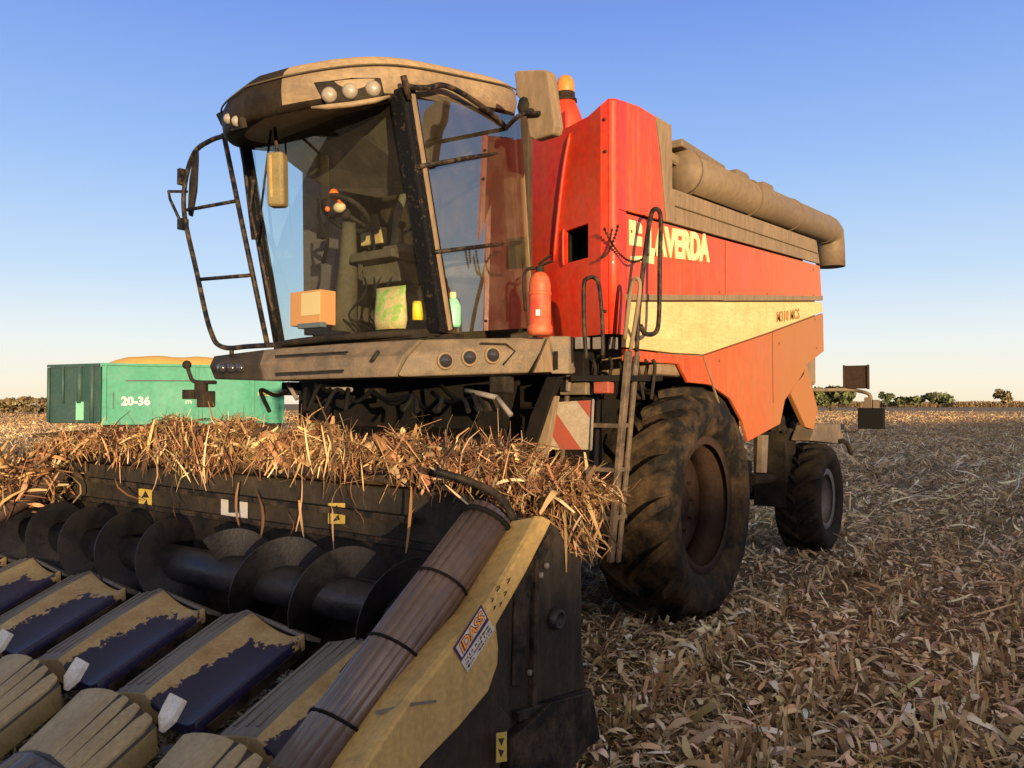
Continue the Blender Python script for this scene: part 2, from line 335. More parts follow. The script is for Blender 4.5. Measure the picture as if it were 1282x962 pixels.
b = MB(); b.prism([S(*p) for p in ((1010, 458), (1024, 512), (1019, 538), (1009, 535), (990, 493))], (-.05, 0, 0))
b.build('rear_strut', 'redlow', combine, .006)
b = MB()   # crease lines pressed in the lower panel and the trim strip above the cream one
b.bar(S(880, 446, .004), S(905, 520, .004), .012, .012); b.bar(S(905, 373, .003), S(1029, 373.5, .003), .02, .05); b.bar(S(783, 372.5, .003), S(905, 373, .003), .02, .04)
b.build('trim_strip', 'tan', combine)
b = MB(); b.bar(S(967, 416, .003), S(968, 505, .003), .004, .004); b.build('panel_gap', 'trimdark', low)
b = MB(); b.bar(S(908, 302, .003), S(908, 374, .003), .004, .004); b.build('panel_gap', 'trimdark', mid)
for x, y in ((790, 290), (900, 366), (1018, 370), (1018, 338), (960, 368)):
    b = MB(); b.lathe([(.001, .008), (.010, .006), (.012, 0)], S(x, y), (1, 0, 0), 10); b.build('bolt', 'trimdark', mid)
for x, y in ((1020, 400), (1022, 436), (900, 452), (975, 430)):
    b = MB(); b.lathe([(.001, .008), (.010, .006), (.012, 0)], S(x, y), (1, 0, 0), 10); b.build('bolt', 'trimdark', low)
# brown tank side
b = MB(); b.prism([S(*p) for p in ((822, 145.5), (841, 157), (842, 205), (842, 236), (1022, 301), (1026.5, 330.5), (835, 277.5), (828, 190))], EX)
tank = b.build('tank_side', 'tan', combine, .006)
b = MB(); b.bar(S(845, 258, .004), S(1025, 318, .004), .01, .008); b.build('rib', 'inner', tank)
for x, y in ((850, 244), (900, 262), (950, 280), (1000, 298), (1018, 322), (930, 300), (845, 274)):
    b = MB(); b.lathe([(.001, .008), (.012, .006), (.014, 0)], S(x, y), (1, 0, 0), 10); b.build('bolt', 'fascia', tank)
# left side, one mirrored shell, and the body core
b = MB(); b.box(-5.44, 5.2, 1.9, -2.49, 9.2, 3.05); b.box(-5.40, 5.2, 3.05, -2.53, 8.9, 3.32); b.box(-5.30, 5.2, 3.3, -2.9, 6.2, 3.6)
b.build('body_shell', 'tan', combine, .03)
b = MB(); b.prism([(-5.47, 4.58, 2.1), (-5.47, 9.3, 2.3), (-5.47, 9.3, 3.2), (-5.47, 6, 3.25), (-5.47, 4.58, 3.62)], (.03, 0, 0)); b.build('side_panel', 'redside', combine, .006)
b = MB(); b.box(-5.3, 8.6, 1.55, -2.6, 9.4, 2.6); b.build('straw_hood', 'void', combine, .04)
# --- front skin beside the cab, with rounded corner
YF = PX(770, 300, X=XS).y
def Fp(px, py, dy=0): return PX(px, py, Y=YF+dy)
zt, zb = Fp(765, 123).z, Fp(765, 418).z
cx = XS-.05
b = MB(); arc = [V((cx+.05*math.sin(a), YF+.05-.05*math.cos(a), 0)) for a in [math.radians(9*i) for i in range(11)]]
b.loft([[p+V((0, 0, z)) for p in arc]+[p*1+V((-.03*math.sin(i*.157), .03, z)) for i, p in reversed(list(enumerate(arc)))] for z in (zb, zb+.5, zt-.02, zt)], 0, True)
b.loft([[V((XS, YF+.05, z)), V((XS, S(784, 300).y, z)), V((XS-.03, S(784, 300).y, z)), V((XS-.03, YF+.05, z))] for z in (zb, S(784, 265).z)], 0, False)
zc = S(784, 128).z
b.loft([[V((XS, YF+.05, z)), V((XS, S(784, 300).y, z if z < 3 else zc)), V((XS-.03, S(784, 300).y, z if z < 3 else zc)), V((XS-.03, YF+.05, z))] for z in (S(784, 266).z, zt)], 0, False)
b.build('corner_post', 'red', combine)
b = MB(); zl = Fp(661, 138).z
hole = [Fp(692, 284), Fp(731, 281), Fp(731, 324), Fp(692, 326)]
xl, xr = Fp(590, 300).x, cx; xk = Fp(752, 300).x; kb = .36/(xk-Fp(625, 300).x)
def bay(b, c=()):
    for i, p in enumerate(b.v): b.v[i] = V((p.x, p.y+max(0, xk-p.x)*kb, p.z))
    return b
hx0, hx1 = hole[0].x, hole[1].x; hz0, hz1 = hole[3].z, hole[0].z
for x0, x1, z0, z1 in ((xl, hx0, zb, zl), (hx0, hx1, zb, hz0), (hx0, hx1, hz1, zt-.06)): b.box(x0, YF, z0, x1, YF+.03, z1)
b.prism([V((hx1, YF, zb)), V((xk, YF, zb)), V((xk, YF, zt-.03)), V((hx1, YF, zt-.06))], (0, .03, 0)); b.prism([V((xk, YF, zb)), V((xr, YF, zb)), V((xr, YF, zt)), V((xk, YF, zt-.03))], (0, .03, 0))
fp = bay(b).build('front_panel', 'red', combine)
b = MB(); b.tube(spl([Fp(700, 160, -.004), Fp(690, 200, -.01), Fp(680, 260, -.012), Fp(671, 322, -.006)], 5), [.006]+[.016]*14+[.006], 8)
bay(b).build('panel_crease', 'red', fp)
b = MB(); b.box(hx0-.01, YF+.2, hz0-.01, hx1+.01, YF+.22, hz1+.01); b.box(hx0-.02, YF+.03, hz0-.02, hx0, YF+.2, hz1+.02); b.box(hx1, YF+.03, hz0-.02, hx1+.02, YF+.2, hz1+.02); b.box(hx0, YF+.03, hz1, hx1, YF+.2, hz1+.02); b.box(hx0, YF+.03, hz0-.02, hx1, YF+.2, hz0)
bay(b).build('inlet_recess', 'void', fp)
b = MB(); b.tube(spl([hole[0]+V((-.012, -.004, .01)), hole[0]+V((-.02, -.008, -.02)), hole[3]+V((-.02, -.008, .02)), hole[3]+V((-.012, -.004, -.01))], 4), .012, 6); bay(b).build('recess_lip', 'red', fp)
for p in ((758, 190), (758, 390), (757, 150)):
    b = MB(); b.lathe([(.001, -.012), (.010, -.010), (.012, 0)], Fp(*p), (0, 1, 0), 10); b.build('bolt', 'rim', fp)
b = MB(); b.prism([V((xl, YF+(xk-xl)*kb+.05, zl-.06)), V((xk, YF+.05, zt-.08)), V((xr-.02, YF+.05, zt-.04)), V((xr-.02, 6.4, zt-.12)), V((xl, 6.4, zl-.06))], (0, 0, -.05)); b.build('tank_deck', 'tan', combine)
# chain hanging at the platform opening
b = MB()
def sag(p0, p1, s, n):
    return [p0.lerp(p1, i/n)+V((0, 0, -s*4*(i/n)*(1-i/n))) for i in range(n+1)]
ch = sag(PX(756, 285, Y=YF-.08), PX(812, 318, X=-2.30), .12, 26)
for i in range(26): b.tube([ch[i].lerp(ch[i+1], .02), ch[i].lerp(ch[i+1], .5), ch[i].lerp(ch[i+1], .98)], [.004, .011, .004], 5)
ch = sag(PX(774, 281, Y=YF-.05), PX(752, 322, Y=YF-.06), .06, 16)
for i in range(16): b.tube([ch[i].lerp(ch[i+1], .02), ch[i].lerp(ch[i+1], .5), ch[i].lerp(ch[i+1], .98)], [.004, .011, .004], 5)
b.build('safety_chain', 'tube', combine)
# lettering
def SD(p, q): return (S(*q)-S(*p)).normalized()
text_mesh('LAVERDA', 'letter', mid, 'maker_lettering', S(811, 320, .004), SD((811, 320), (888, 329)), (0, 0, 1), S(850, 285).z-S(850, 322.5).z, (S(888, 329)-S(811, 320)).length, .004, 0, .045)
b = MB()   # emblem: a square L with an inner block
for poly in (((788, 275), (796, 277), (796, 295), (804, 297), (804, 309), (788, 307)), ((798, 277.5), (802, 279), (804, 284), (804, 293), (798, 292)), ((790, 321), (819, 320), (819, 331), (790, 326))):
    b.prism([S(*p, .003) for p in poly], (-.004, 0, 0))
b.build('maker_emblem', 'letter', mid)
text_mesh('M310 MCS', 'brownletter', cream, 'model_lettering', S(972.5, 404, .004), SD((972.5, 404), (1001, 399)), (0, 0, 1), S(985, 389).z-S(985, 402).z, (S(1001, 400)-S(972.5, 400)).length, .003, 0, .01)
# --- unloading auger
a0, a1 = PX(852, 216, X=-2.52), PX(1038, 290, X=-2.52)
e = (a1-a0).normalized()
b = MB(); pts = [a0, a0.lerp(a1, .5), a1-e*.12]+[a1+V((0, 0, -.03))+e*.0, a1+V((0, .05, -.14)), a1+V((0, .055, -.42))]
b.tube(pts, [.155, .16, .165, .165, .16, .165], 24)
aug = b.build('unloading_auger', 'augertan', combine)
b = MB(); b.lathe([(.001, -.03), (.12, -.03), (.13, -.01), (.172, -.01), (.172, .03), (.155, .03)], a0, e, 24); b.build('end_flange', 'augertan', aug)
for f in (.33, .62, .93):
    b = MB(); q = a0.lerp(a1, f); b.tube([q-e*.012, q+e*.012], .170, 24); b.build('tube_band', 'augertan', aug)
b = MB(); b.box(-2.85, a0.y-.12, 3.62, -2.45, a0.y+.75, 3.68); b.build('auger_cover', 'augertan', combine, .01)
b = MB()
for f in (.27, .43): p = a0.lerp(a1, f)+V((0, 0, .14)); b.obox(p, V((.07, 0, 0)), e*.13, V((0, 0, .05))); b.tube([p+e*.13+V((0, 0, .02)), p+e*.33], .03, 8); b.ball(p+e*.2+V((0, 0, .02)), .06, 10)
b.tube(spl([a0+V((0, .3, .17)), a0+V((0, .7, .2)), a0+V((0, 1.2, .21)), a0+V((0, 1.5, .18))], 4), .012, 6)
b.build('pivot_bracket', 'augertan', aug, .008)
# --- beacon and mirrors
p = PX(708, 112, Y=5.0)
b = MB(); b.lathe([(.001, .10), (.03, .097), (.055, .075), (.066, .04), (.067, 0), (.066, -.03)], p, (0, 0, 1), 24)
bc = b.build('beacon', 'amber', combine)
b = MB(); b.lathe([(.07, -.03), (.07, -.075), (.085, -.08), (.085, -.10), (.001, -.10)], p, (0, 0, 1), 24); b.build('beacon_base', 'rim', bc)
b = MB(); b.lathe([(.075, -.10), (.10, -.16), (.13, -.24), (.13, -.4)], p, (0, 0, 1), 24); b.build('beacon_stand', 'red', combine)
YM = 3.9
def Mp(px, py, dy=0): return PX(px, py, Y=YM+dy)
b = MB(); b.prism([Mp(*q) for q in ((643, 92), (647, 88), (680, 87), (686, 91), (695, 158), (692, 168), (668, 175), (662, 172), (655, 130), (646, 120))], (0.02, .07, 0))
mr_ = b.build('wing_mirror', 'tan', combine, .014, 3)
b = MB(); b.ball(Mp(655, 133, -.015), .045, 8, 0, (1, .5, 1.3)); b.ball(Mp(662, 140, -.012), .03, 8, 0, (1.4, .5, .7)); b.build('mirror_knuckle', 'dark', mr_)
b = MB(); b.tube(spl([PX(632, 163, X=-3.16), Mp(644, 150, -.05), Mp(655, 143, -.03), Mp(676, 142, -.02)], 5), .014, 8); b.tube([Mp(690, 95, .09), Mp(696, 130, .09)], .02, 6); b.build('mirror_arm', 'tube', combine)
# --- cab roof
def bulge(x):
    q = abs((x-XC-.04)/.8); return .27*(1-min(1, (q*q+.01)**.5))
def roofplan(ins, z, n=96):
    """rounded plan: bulged front, square-ish sides"""
    loop = []
    for i in range(n):
        a = 2*math.pi*i/n; c, s = math.cos(a), math.sin(a); ex = .42
        x = XC+(.80-ins)*math.copysign(abs(c)**ex, c); hy = (.80-ins)
        y = 3.86+hy*math.copysign(abs(s)**ex, s)
        if s < 0: y -= bulge(x)*abs(s)
        loop.append(V((x, y, z+.20*(y-3.1))))
    return loop
b = MB(); b.loft([roofplan(.14, 3.43), roofplan(.05, 3.40), roofplan(.012, 3.44), roofplan(0, 3.52), roofplan(.006, 3.585), roofplan(.03, 3.635), roofplan(.09, 3.675), roofplan(.22, 3.71), roofplan(.45, 3.735), roofplan(.7, 3.74)])
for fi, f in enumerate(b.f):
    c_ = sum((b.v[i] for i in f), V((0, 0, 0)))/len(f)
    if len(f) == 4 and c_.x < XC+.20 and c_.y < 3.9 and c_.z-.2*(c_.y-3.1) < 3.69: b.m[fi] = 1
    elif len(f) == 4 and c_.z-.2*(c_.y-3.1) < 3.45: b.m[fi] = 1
roof = b.build('cab_roof', ['roof', 'visorshade'], combine)
b = MB()
for z, i in ((3.60, -.003),): 
    l = roofplan(i, z); b.tube(l, .006, 5, closed=True)
b.build('roof_seam', 'inner', roof)
# front lamp bezel at the right front corner
def onroof(px, py, dd=0):
    q = PX(px, py, Y=3.2)
    r = (q-CAM).normalized(); best = None
    for k in range(400):
        t = 3.6+k*.005; p = CAM+r*t
        c = min(1, abs((p.x-XC)/.80)); sn = (max(0, 1-c**(2/.42)))**.5
        yf = 3.86-.80*sn**.42-bulge(p.x)*sn
        if p.y >= yf: return p-r*dd
    return q
def recess(name, corners, lamps, rad):
    b = MB(); cs = [onroof(*c, .012) for c in corners]; n = (cs[1]-cs[0]).cross(cs[-1]-cs[0]).normalized()
    if n.dot(cs[0]-CAM) < 0: n = -n
    b.prism(cs, n*.035); bz = b.build(name, 'dark', combine, .006)
    for l in lamps:
        b = MB(); c = onroof(*l, .018); b.lathe([(.001, -.018), (rad*.6, -.014), (rad, 0), (rad*1.06, .02)], c, n, 20); b.build('work_lamp', 'lens', bz)
    return bz
recess('roof_lamp_bezel', [(392, 103), (410, 101), (440, 98), (476, 97), (480, 118), (470, 123), (438, 127), (408, 131)], [(411, 118), (437, 113), (466, 110)], .042)
recess('roof_lamp_bezel', [(270, 143), (281, 137), (300, 148), (303, 161), (290, 164), (277, 158)], [(284, 150), (294, 153)], .032)
b = MB(); b.tube([onroof(390, 135, .012), onroof(412, 134, .014), onroof(440, 131, .014), onroof(470, 126, .014), onroof(488, 121, .01)], [.008, .016, .016, .016, .008], 8); b.build('bezel_lip', 'roof', roof)
# --- cab cell
XL, XR = XC-.76, XC+.76
ar0, ar1 = PX(553, 416, X=XR), PX(503, 112, X=XR)
al0, al1 = PX(350, 432, X=XL), PX(303, 160, X=XL)
b = MB(); b.bar(ar0, ar1, .12, .12, (1, 0, 0)); b.build('cab_pillar', 'pillar', combine, .015)
b = MB(); b.bar(PX(562, 414, X=XR+.05), PX(515, 118, X=XR+.05), .035, .04, (1, 0, 0)); b.build('door_frame', 'tan', combine, .008)
b = MB(); b.bar(al0, al1, .06, .07, (1, 0, 0)); b.build('cab_pillar', 'pillar', combine, .01)
rr0, rr1 = PX(650, 412, X=XR), PX(634, 152, X=XR)
b = MB(); b.bar(rr0, rr1, .06, .08, (1, 0, 0)); b.build('cab_pillar', 'fascia', combine, .01)
b = MB(); b.bar(rr0+V((.06, .06, 0)), rr1+V((.06, .06, 0)), .035, .035, (1, 0, 0)); b.build('door_post', 'tan', combine, .01)
rl0, rl1 = V((XL, 4.6, 2.13)), V((XL, 4.6, 3.7))
b = MB(); b.bar(rl0, rl1, .08, .08, (1, 0, 0)); b.build('cab_pillar', 'pillar', combine, .01)
b = MB(); b.box(XL+.02, 4.62, 2.1, XR-.02, 4.68, 3.75); b.build('cab_rear_wall', 'visor', combine)
b = MB(); b.box(XL-.03, 4.26, 2.1, XL+.02, 4.66, 3.74); b.build('window_frame', 'visor', combine, .01)
b = MB(); b.box(XL-.02, 3.62, 2.02, XR+.02, 4.68, 2.10); b.build('cab_floor', 'dark', combine)
# curved windscreen
def ws(u, v):
    b0 = al0.lerp(ar0, u); t0 = al1.lerp(ar1, u); p = b0.lerp(t0, v); p.y -= .13*(1-(2*u-1)**2)*(1-.2*v); return p
b = MB(); nu = 16; loops = [[ws(u/nu, v) for u in range(nu+1)] for v in (0, .25, .5, .75, 1)]
b.loft(loops, 0, True, False, False); b.build('windscreen', 'glass', combine, recalc=False)
b = MB(); b.tube([ws(u/nu, 0)+V((0, -.01, 0)) for u in range(nu+1)], .025, 6); b.build('windscreen_seal', 'dark', combine)
b = MB(); b.add([ar0+V((.0, .05, 0)), rr0+V((.115, 0, 0)), rr1+V((.115, 0, 0)), ar1+V((.0, .05, 0))], [(0, 1, 2, 3)]); door = b.build('cab_door', 'glassdoor', combine, recalc=False)
b = MB(); b.add([al0, rl0, rl1, al1], [(0, 1, 2, 3)]); b.build('side_window', 'glass', combine, recalc=False)
XD_ = XR+.07
b = MB(); b.tube([PX(524, 209, X=XD_), PX(580, 199, X=XD_), PX(636, 190, X=XD_)], .014, 8); b.tube([PX(543, 316, X=XD_), PX(600, 309, X=XD_), PX(652, 303, X=XD_)], .013, 8); b.build('door_bar', 'tube', door)
b = MB(); b.tube([PX(640, 340, X=XD_), PX(644, 372, X=XD_)], .018, 8); b.tube(spl([PX(617, 400, X=XD_-.1), PX(630, 370, X=XD_-.1), PX(644, 345, X=XD_-.1)], 4), .012, 6); b.build('door_handle', 'tube', door)
b = MB(); b.tube(spl([PX(505, 95, X=XR+.1), PX(511, 108, X=XR+.1), PX(535, 110, X=XR+.1), PX(555, 107, X=XR+.1), PX(580, 118, X=XR+.1), PX(612, 140, X=XR+.1), PX(634, 160, X=XR+.1)], 5), .017, 8); b.tube([PX(505, 95, X=XR+.1), PX(512, 124, X=XR+.08)], .02, 8); b.build('roof_grab_rail', 'tube', combine)
b = MB(); q = [PX(538, 106, X=XR+.03), PX(600, 134, X=XR+.03), PX(596, 141, X=XR+.03), PX(550, 128, X=XR+.03), PX(514, 119, X=XR+.03)]; b.prism(q, (-.05, 0, 0)); b.build('door_head', 'inner', combine)
# wiper motor housing hanging in front of the windscreen
b = MB(); c0, c1 = PX(347, 192, Y=3.10), PX(348, 260, Y=3.16)
b.obox((c0+c1)/2, V((.05, .025, 0)), V((-.02, .04, 0)), (c1-c0)/2)
wp = b.build('front_mirror', 'olive', combine, .022, 3)
b = MB(); b.bar(c0+V((.012, -.06, -.03)), c1+V((.012, -.06, .05)), .012, .01, (1, 0, 0)); b.build('mirror_edge', 'yellow', wp)
b = MB(); b.tube([c0, PX(343, 148, Y=3.22)], .011, 6); b.tube([PX(341, 150, Y=3.2), PX(322, 300, Y=3.30)], .008, 6); b.build('mirror_rod', 'tube', wp)
b = MB(); b.tube([PX(303, 175, Y=3.3), PX(318, 300, Y=3.5)], .02, 6); b.tube([PX(318, 225, Y=3.34), PX(313, 262, Y=3.36), PX(322, 300, Y=3.42), PX(340, 385, Y=3.46), PX(347, 425, Y=3.55)], .012, 6); b.build('wiper_arm', 'tube', combine)
# interior
b = MB(); b.prism([ws(.02, .985)+V((.02, .08, -.02)), ws(.3, .985)+V((0, .08, -.02)), ws(.6, .985)+V((0, .08, -.02)), ws(.98, .985)+V((-.06, .08, -.02)), V((XR-.08, 3.70, 3.03)), V((XC+.15, 3.74, 3.06)), V((XC-.35, 3.74, 3.20)), V((XL+.25, 3.7, 3.30)), V((XL+.1, 3.6, 3.44))], (0, .03, .015)); b.build('sun_visor', 'visor', combine, .004)
b = MB(); q = [PX(x, y, Y=4.52) for x, y in ((380, 420), (378, 214), (382, 202), (392, 196), (418, 197), (428, 204), (432, 216), (440, 420))]; b.prism(q, (0, .05, 0)); b.build('front_panel', 'shadedred', combine, .01)
b = MB(); p, q = PX(452, 290, Y=4.0), PX(476, 268, Y=4.0); b.obox((p+q)/2, (.08, 0, 0), (0, .015, .005), (0, -.01, .06)); b.tube([(p+q)/2+V((0, .02, -.05)), PX(470, 325, Y=4.0)], .012, 6); b.build('monitor', 'void', combine, .008)
b = MB(); b.tube([PX(505, 315, Y=3.9), PX(503, 285, Y=3.88)], [.012, .01], 6); b.ball(PX(503, 282, Y=3.88), .028, 8); b.build('joystick', 'void', combine)
b = MB(); b.tube(spl([PX(398, 250, Y=3.75), PX(400, 275, Y=3.72), PX(410, 300, Y=3.75), PX(404, 330, Y=3.78)], 5), .012, 6); b.obox(PX(404, 290, Y=3.75), (.03, 0, 0), (0, .03, 0), (0, 0, .05)); b.build('control_lever', 'void', combine)
for k in range(5):
    b = MB(); x = 440+k*14; b.tube(spl([PX(x, 340, Y=3.9), PX(x+random.uniform(-14, 14), 365, Y=3.85), PX(x+random.uniform(-20, 20), 395, Y=3.8), PX(x+10, 412, Y=3.75)], 5), .007, 6); b.build('cable', 'rope', combine)
b = MB(); b.box(XC-.06, 4.22, 2.10, XC+.42, 4.58, 2.55); st = b.build('driver_seat', 'inner', combine, .05, 3)
b = MB(); b.prism([(XC-.1, 4.1, 2.55), (XC+.46, 4.1, 2.55), (XC+.46, 4.55, 2.6), (XC-.1, 4.55, 2.6)], (0, 0, .12)); b.build('seat_cushion', 'seat', st, .04, 3)
b = MB(); b.prism([(XC-.08, 4.5, 2.66), (XC+.44, 4.5, 2.66), (XC+.40, 4.58, 3.3), (XC-.04, 4.58, 3.3)], (0, .05, 0)); b.build('seat_back', 'inner', st, .04, 3)
b = MB(); b.obox(PX(492, 236, Y=4.5), (.13, 0, 0), (0, .04, 0), (0, 0, .10)); b.build('headrest', 'inner', st, .03, 3)
b = MB(); b.tube(spl([PX(494, 308, Y=4.1), PX(498, 270, Y=4.2), PX(506, 240, Y=4.3), PX(510, 205, Y=4.45)], 4), .03, 8); b.build('seat_belt', 'seat', st)
b = MB(); b.obox(PX(468, 297, Y=4.1), (.11, 0, 0), (0, .03, 0), (0, 0, .06)); b.build('paper_holder', 'yellow', combine, .01)
b = MB(); b.obox(PX(490, 325, Y=3.95), (.20, 0, 0), (0, .2, 0), (0, 0, .03)); b.obox(PX(505, 315, Y=3.9), (.1, 0, 0), (0, .1, 0), (0, 0, .03)); b.tube([PX(455, 318, Y=3.85), PX(470, 322, Y=3.85)], .025, 8); b.obox(PX(492, 345, Y=4.0), (.18, 0, 0), (0, .12, 0), (0, 0, .07)); b.build('control_console', 'inner', combine, .015)
b = MB(); b.tube([PX(430, 415, Y=3.85), PX(436, 340, Y=3.85), PX(437, 278, Y=3.78)], [.10, .07, .045], 10); sc_ = b.build('steering_column', 'inner', combine)
b = MB(); cc = PX(433, 268, Y=3.74); uu, ww = frame(V((0, .55, .8))); b.tube([cc+(uu*math.cos(k*math.pi/10)+ww*math.sin(k*math.pi/10))*.17 for k in range(20)], .017, 8, closed=True)
for k in range(3): a = k*2.09; b.tube([cc, cc+(uu*math.cos(a)+ww*math.sin(a))*.17], .014, 6)
b.ball(cc, .04, 8); b.build('steering_wheel', 'dark', sc_)
# things on the dash
b = MB(); b.box(XL+.04, 3.60, 2.10, XR-.05, 3.95, 2.14); b.build('dashboard', 'dark', combine)
def D_(px, py, Y): return PX(px, py, Y=Y)
def box_px(b, x0, y0, x1, y1, Y, dep, mi=0):
    p, q = D_(x0, y1, Y), D_(x1, y0, Y); b.box(p.x, Y, p.z, q.x, Y+dep, q.z, mi)
t = thing('cardboard_box', 'orange cardboard box with a pale front standing on the dash behind the windscreen', 'box', D_(384, 410, 3.62))
b = MB(); box_px(b, 363, 362, 401, 409, 3.62, .14); bo = b.build('carton', 'boxor', t, .006)
b = MB(); box_px(b, 377, 365, 400, 396, 3.614, .004); b.build('label_panel', 'boxlight', t)
b = MB(); box_px(b, 372, 403, 402, 412, 3.57, .05); tag(b.build('folded_cloth', 'boxblue', None, .006), 'slate blue folded cloth lying in front of the orange box on the dash', 'cloth')
t = thing('snack_bag', 'tan and green printed bag standing on the dash at the windscreen', 'bag', D_(489, 413, 3.58))
b = MB()
lo = []
for z, k, dd in ((0, .92, .05), (.06, 1, .06), (.14, .98, .05), (.22, .95, .03), (.27, .97, .008)):
    c = D_(489, 413, 3.62)+V((0, 0, z)); lo.append([c+V((.135*k*math.cos(a), dd*math.sin(a), 0)) for a in [i*math.pi/8 for i in range(16)]])
b.loft(lo); b.build('pouch', 'bag', t)
t = thing('yellow_can', 'small bright yellow can beside the printed bag on the dash', 'can', D_(523, 402, 3.62))
b = MB(); p = D_(523, 401, 3.62); b.lathe([(.001, 0), (.034, 0), (.034, .10), (.028, .115), (.001, .115)], p, (0, 0, 1), 18); b.build('can_body', 'yel', t)
t = thing('spray_jug', 'mint green plastic jug with pale neck behind the door glass', 'jug', D_(567, 411, 3.75))
b = MB(); p = D_(567, 410, 3.75); b.lathe([(.001, 0), (.045, 0), (.05, .02), (.05, .13), (.035, .165), (.018, .18)], p, (0, 0, 1), 20); jb = b.build('jug_body', 'jug', t)
b = MB(); b.lathe([(.018, .18), (.02, .185), (.02, .215), (.001, .215)], p, (0, 0, 1), 16); b.build('cap', 'letter', t)
b = MB(); b.ball(D_(418, 244, 3.66), .035, 10, 0, (1, 1, 1.2)); b.ball(D_(425, 260, 3.66), .045, 10, 1, (1.2, .8, .8)); b.ball(D_(427, 252, 3.655), .028, 8, 0); b.ball(D_(410, 262, 3.66), .02, 8, 0); tag(b.build('soft_toy', ['toy', 'skin'], None), 'small orange soft toy perched on the steering wheel', 'toy')
# --- fascia below the cab
fl = [PX(268, 475, Y=3.40), PX(330, 477, Y=3.34), PX(420, 474, Y=3.28), PX(492, 472, Y=3.30)]
fu = [PX(267, 446, Y=3.44), PX(330, 438, Y=3.42), PX(420, 431, Y=3.40), PX(526, 425, Y=3.50)]
fr_l = [PX(496, 472, Y=3.30), PX(690, 466, Y=4.2)]
fr_u = [PX(530, 425, Y=3.50), PX(686, 422, Y=4.2)]
def band(lower, upper, dep):
    b = MB(); back = V((0, dep, 0)); n = len(lower)
    mid_ = [l.lerp(u, .55)+V((.02, -.05, 0)) for l, u in zip(lower, upper)]
    loops = [[l, m_, u, u+back, l+back] for l, m_, u in zip(lower, mid_, upper)]
    return b.loft(loops, 0, False)
f1 = band(fl[1:], fu[1:], .30).build('fascia', 'fascia', combine, .012)
f0 = band(fl[:2], fu[:2], .30).build('fascia_shaded_end', 'charcoal', combine, .012)  # left end's shade put into its darker colour
f2 = band(fr_l, fr_u, .30).build('fascia', 'fascia', combine, .012)
b = MB(); b.prism([PX(666, 467, Y=3.98), PX(690, 466, Y=4.17), PX(684, 423, Y=4.17)], (0.03, -.02, 0)); b.build('end_facet', 'tan', f2, .004)
b = MB(); b.prism([PX(690, 468, Y=4.22), PX(712, 468, Y=4.3), PX(712, 421, Y=4.3), PX(687, 421, Y=4.22)], (0, .06, 0)); pf = b.build('platform', 'fascia', combine, .006)
b = MB(); b.prism([PX(714, 470, Y=4.3), PX(790, 470, Y=4.45), PX(830, 470, Y=4.9), PX(720, 470, Y=4.9)], (0, 0, -.04)); b.box(-3.0, 4.6, 1.2, -2.75, 4.85, 2.05); b.build('platform_deck', 'void', combine, .006)
b = MB(); b.bar(PX(696, 463, Y=4.20), PX(696, 440, Y=4.20), .025, .01, (0, 1, 0)); b.build('slot', 'dark', pf)
fq0, fq1 = fr_l[0].lerp(fr_u[0], .55)+V((.02, -.05, 0)), fr_l[-1].lerp(fr_u[-1], .55)+V((.02, -.05, 0)); fnn = (fq1-fq0).cross(V((0, 0, 1))).normalized()
def onF(px, py, out=0.):
    r = PX(px, py, D=1)-CAM; return CAM+r*((fq0-CAM).dot(fnn)/r.dot(fnn))+fnn*(out if fnn.y < 0 else -out)
for px, py, par in ((557, 452, f2), (587, 448, f2), (616, 445, f2)):
    c = onF(px, py, .0); n = fnn if fnn.y < 0 else -fnn
    b = MB(); b.lathe([(.050, -.02), (.054, .012), (.046, .022), (.040, .016)], c, n, 20); b.build('lamp_ring', 'tan', par)
    b = MB(); b.lathe([(.041, -.02), (.041, .02), (.03, .042), (.001, .052)], c, n, 20); b.build('work_lamp', 'lensdark', par)
for px in (279, 291, 302):
    c = PX(px, 461, Y=3.355); b = MB(); b.lathe([(.001, .03), (.03, .028), (.036, 0)], c, (0, -1, 0), 16); b.build('work_lamp', 'lensdark', f0)
b = MB(); b.tube([PX(474, 440, Y=3.30), PX(466, 452, Y=3.26)], .012, 6); b.bar(PX(345, 468, Y=3.245), PX(430, 464, Y=3.215), .01, .012); b.bar(PX(345, 446, Y=3.30), PX(435, 441, Y=3.27), .01, .012); b.build('grille_groove', 'dark', combine)
b = MB(); b.tube([onF(602, 430, .0), onF(634, 431, .0), onF(645, 440, .0), onF(630, 457, .0)], .006, 5); b.build('grille_groove', 'dark', combine)
b = MB(); b.box(-5.3, 4.3, 1.45, -3.2, 4.5, 1.93); b.build('dark_gap_box', 'void', combine)  # dark box added to darken the open gap below the cab
b = MB(); b.box(-5.1, 3.8, 1.93, -3.15, 4.5, 2.02); b.build('cab_subframe', 'dark', combine)
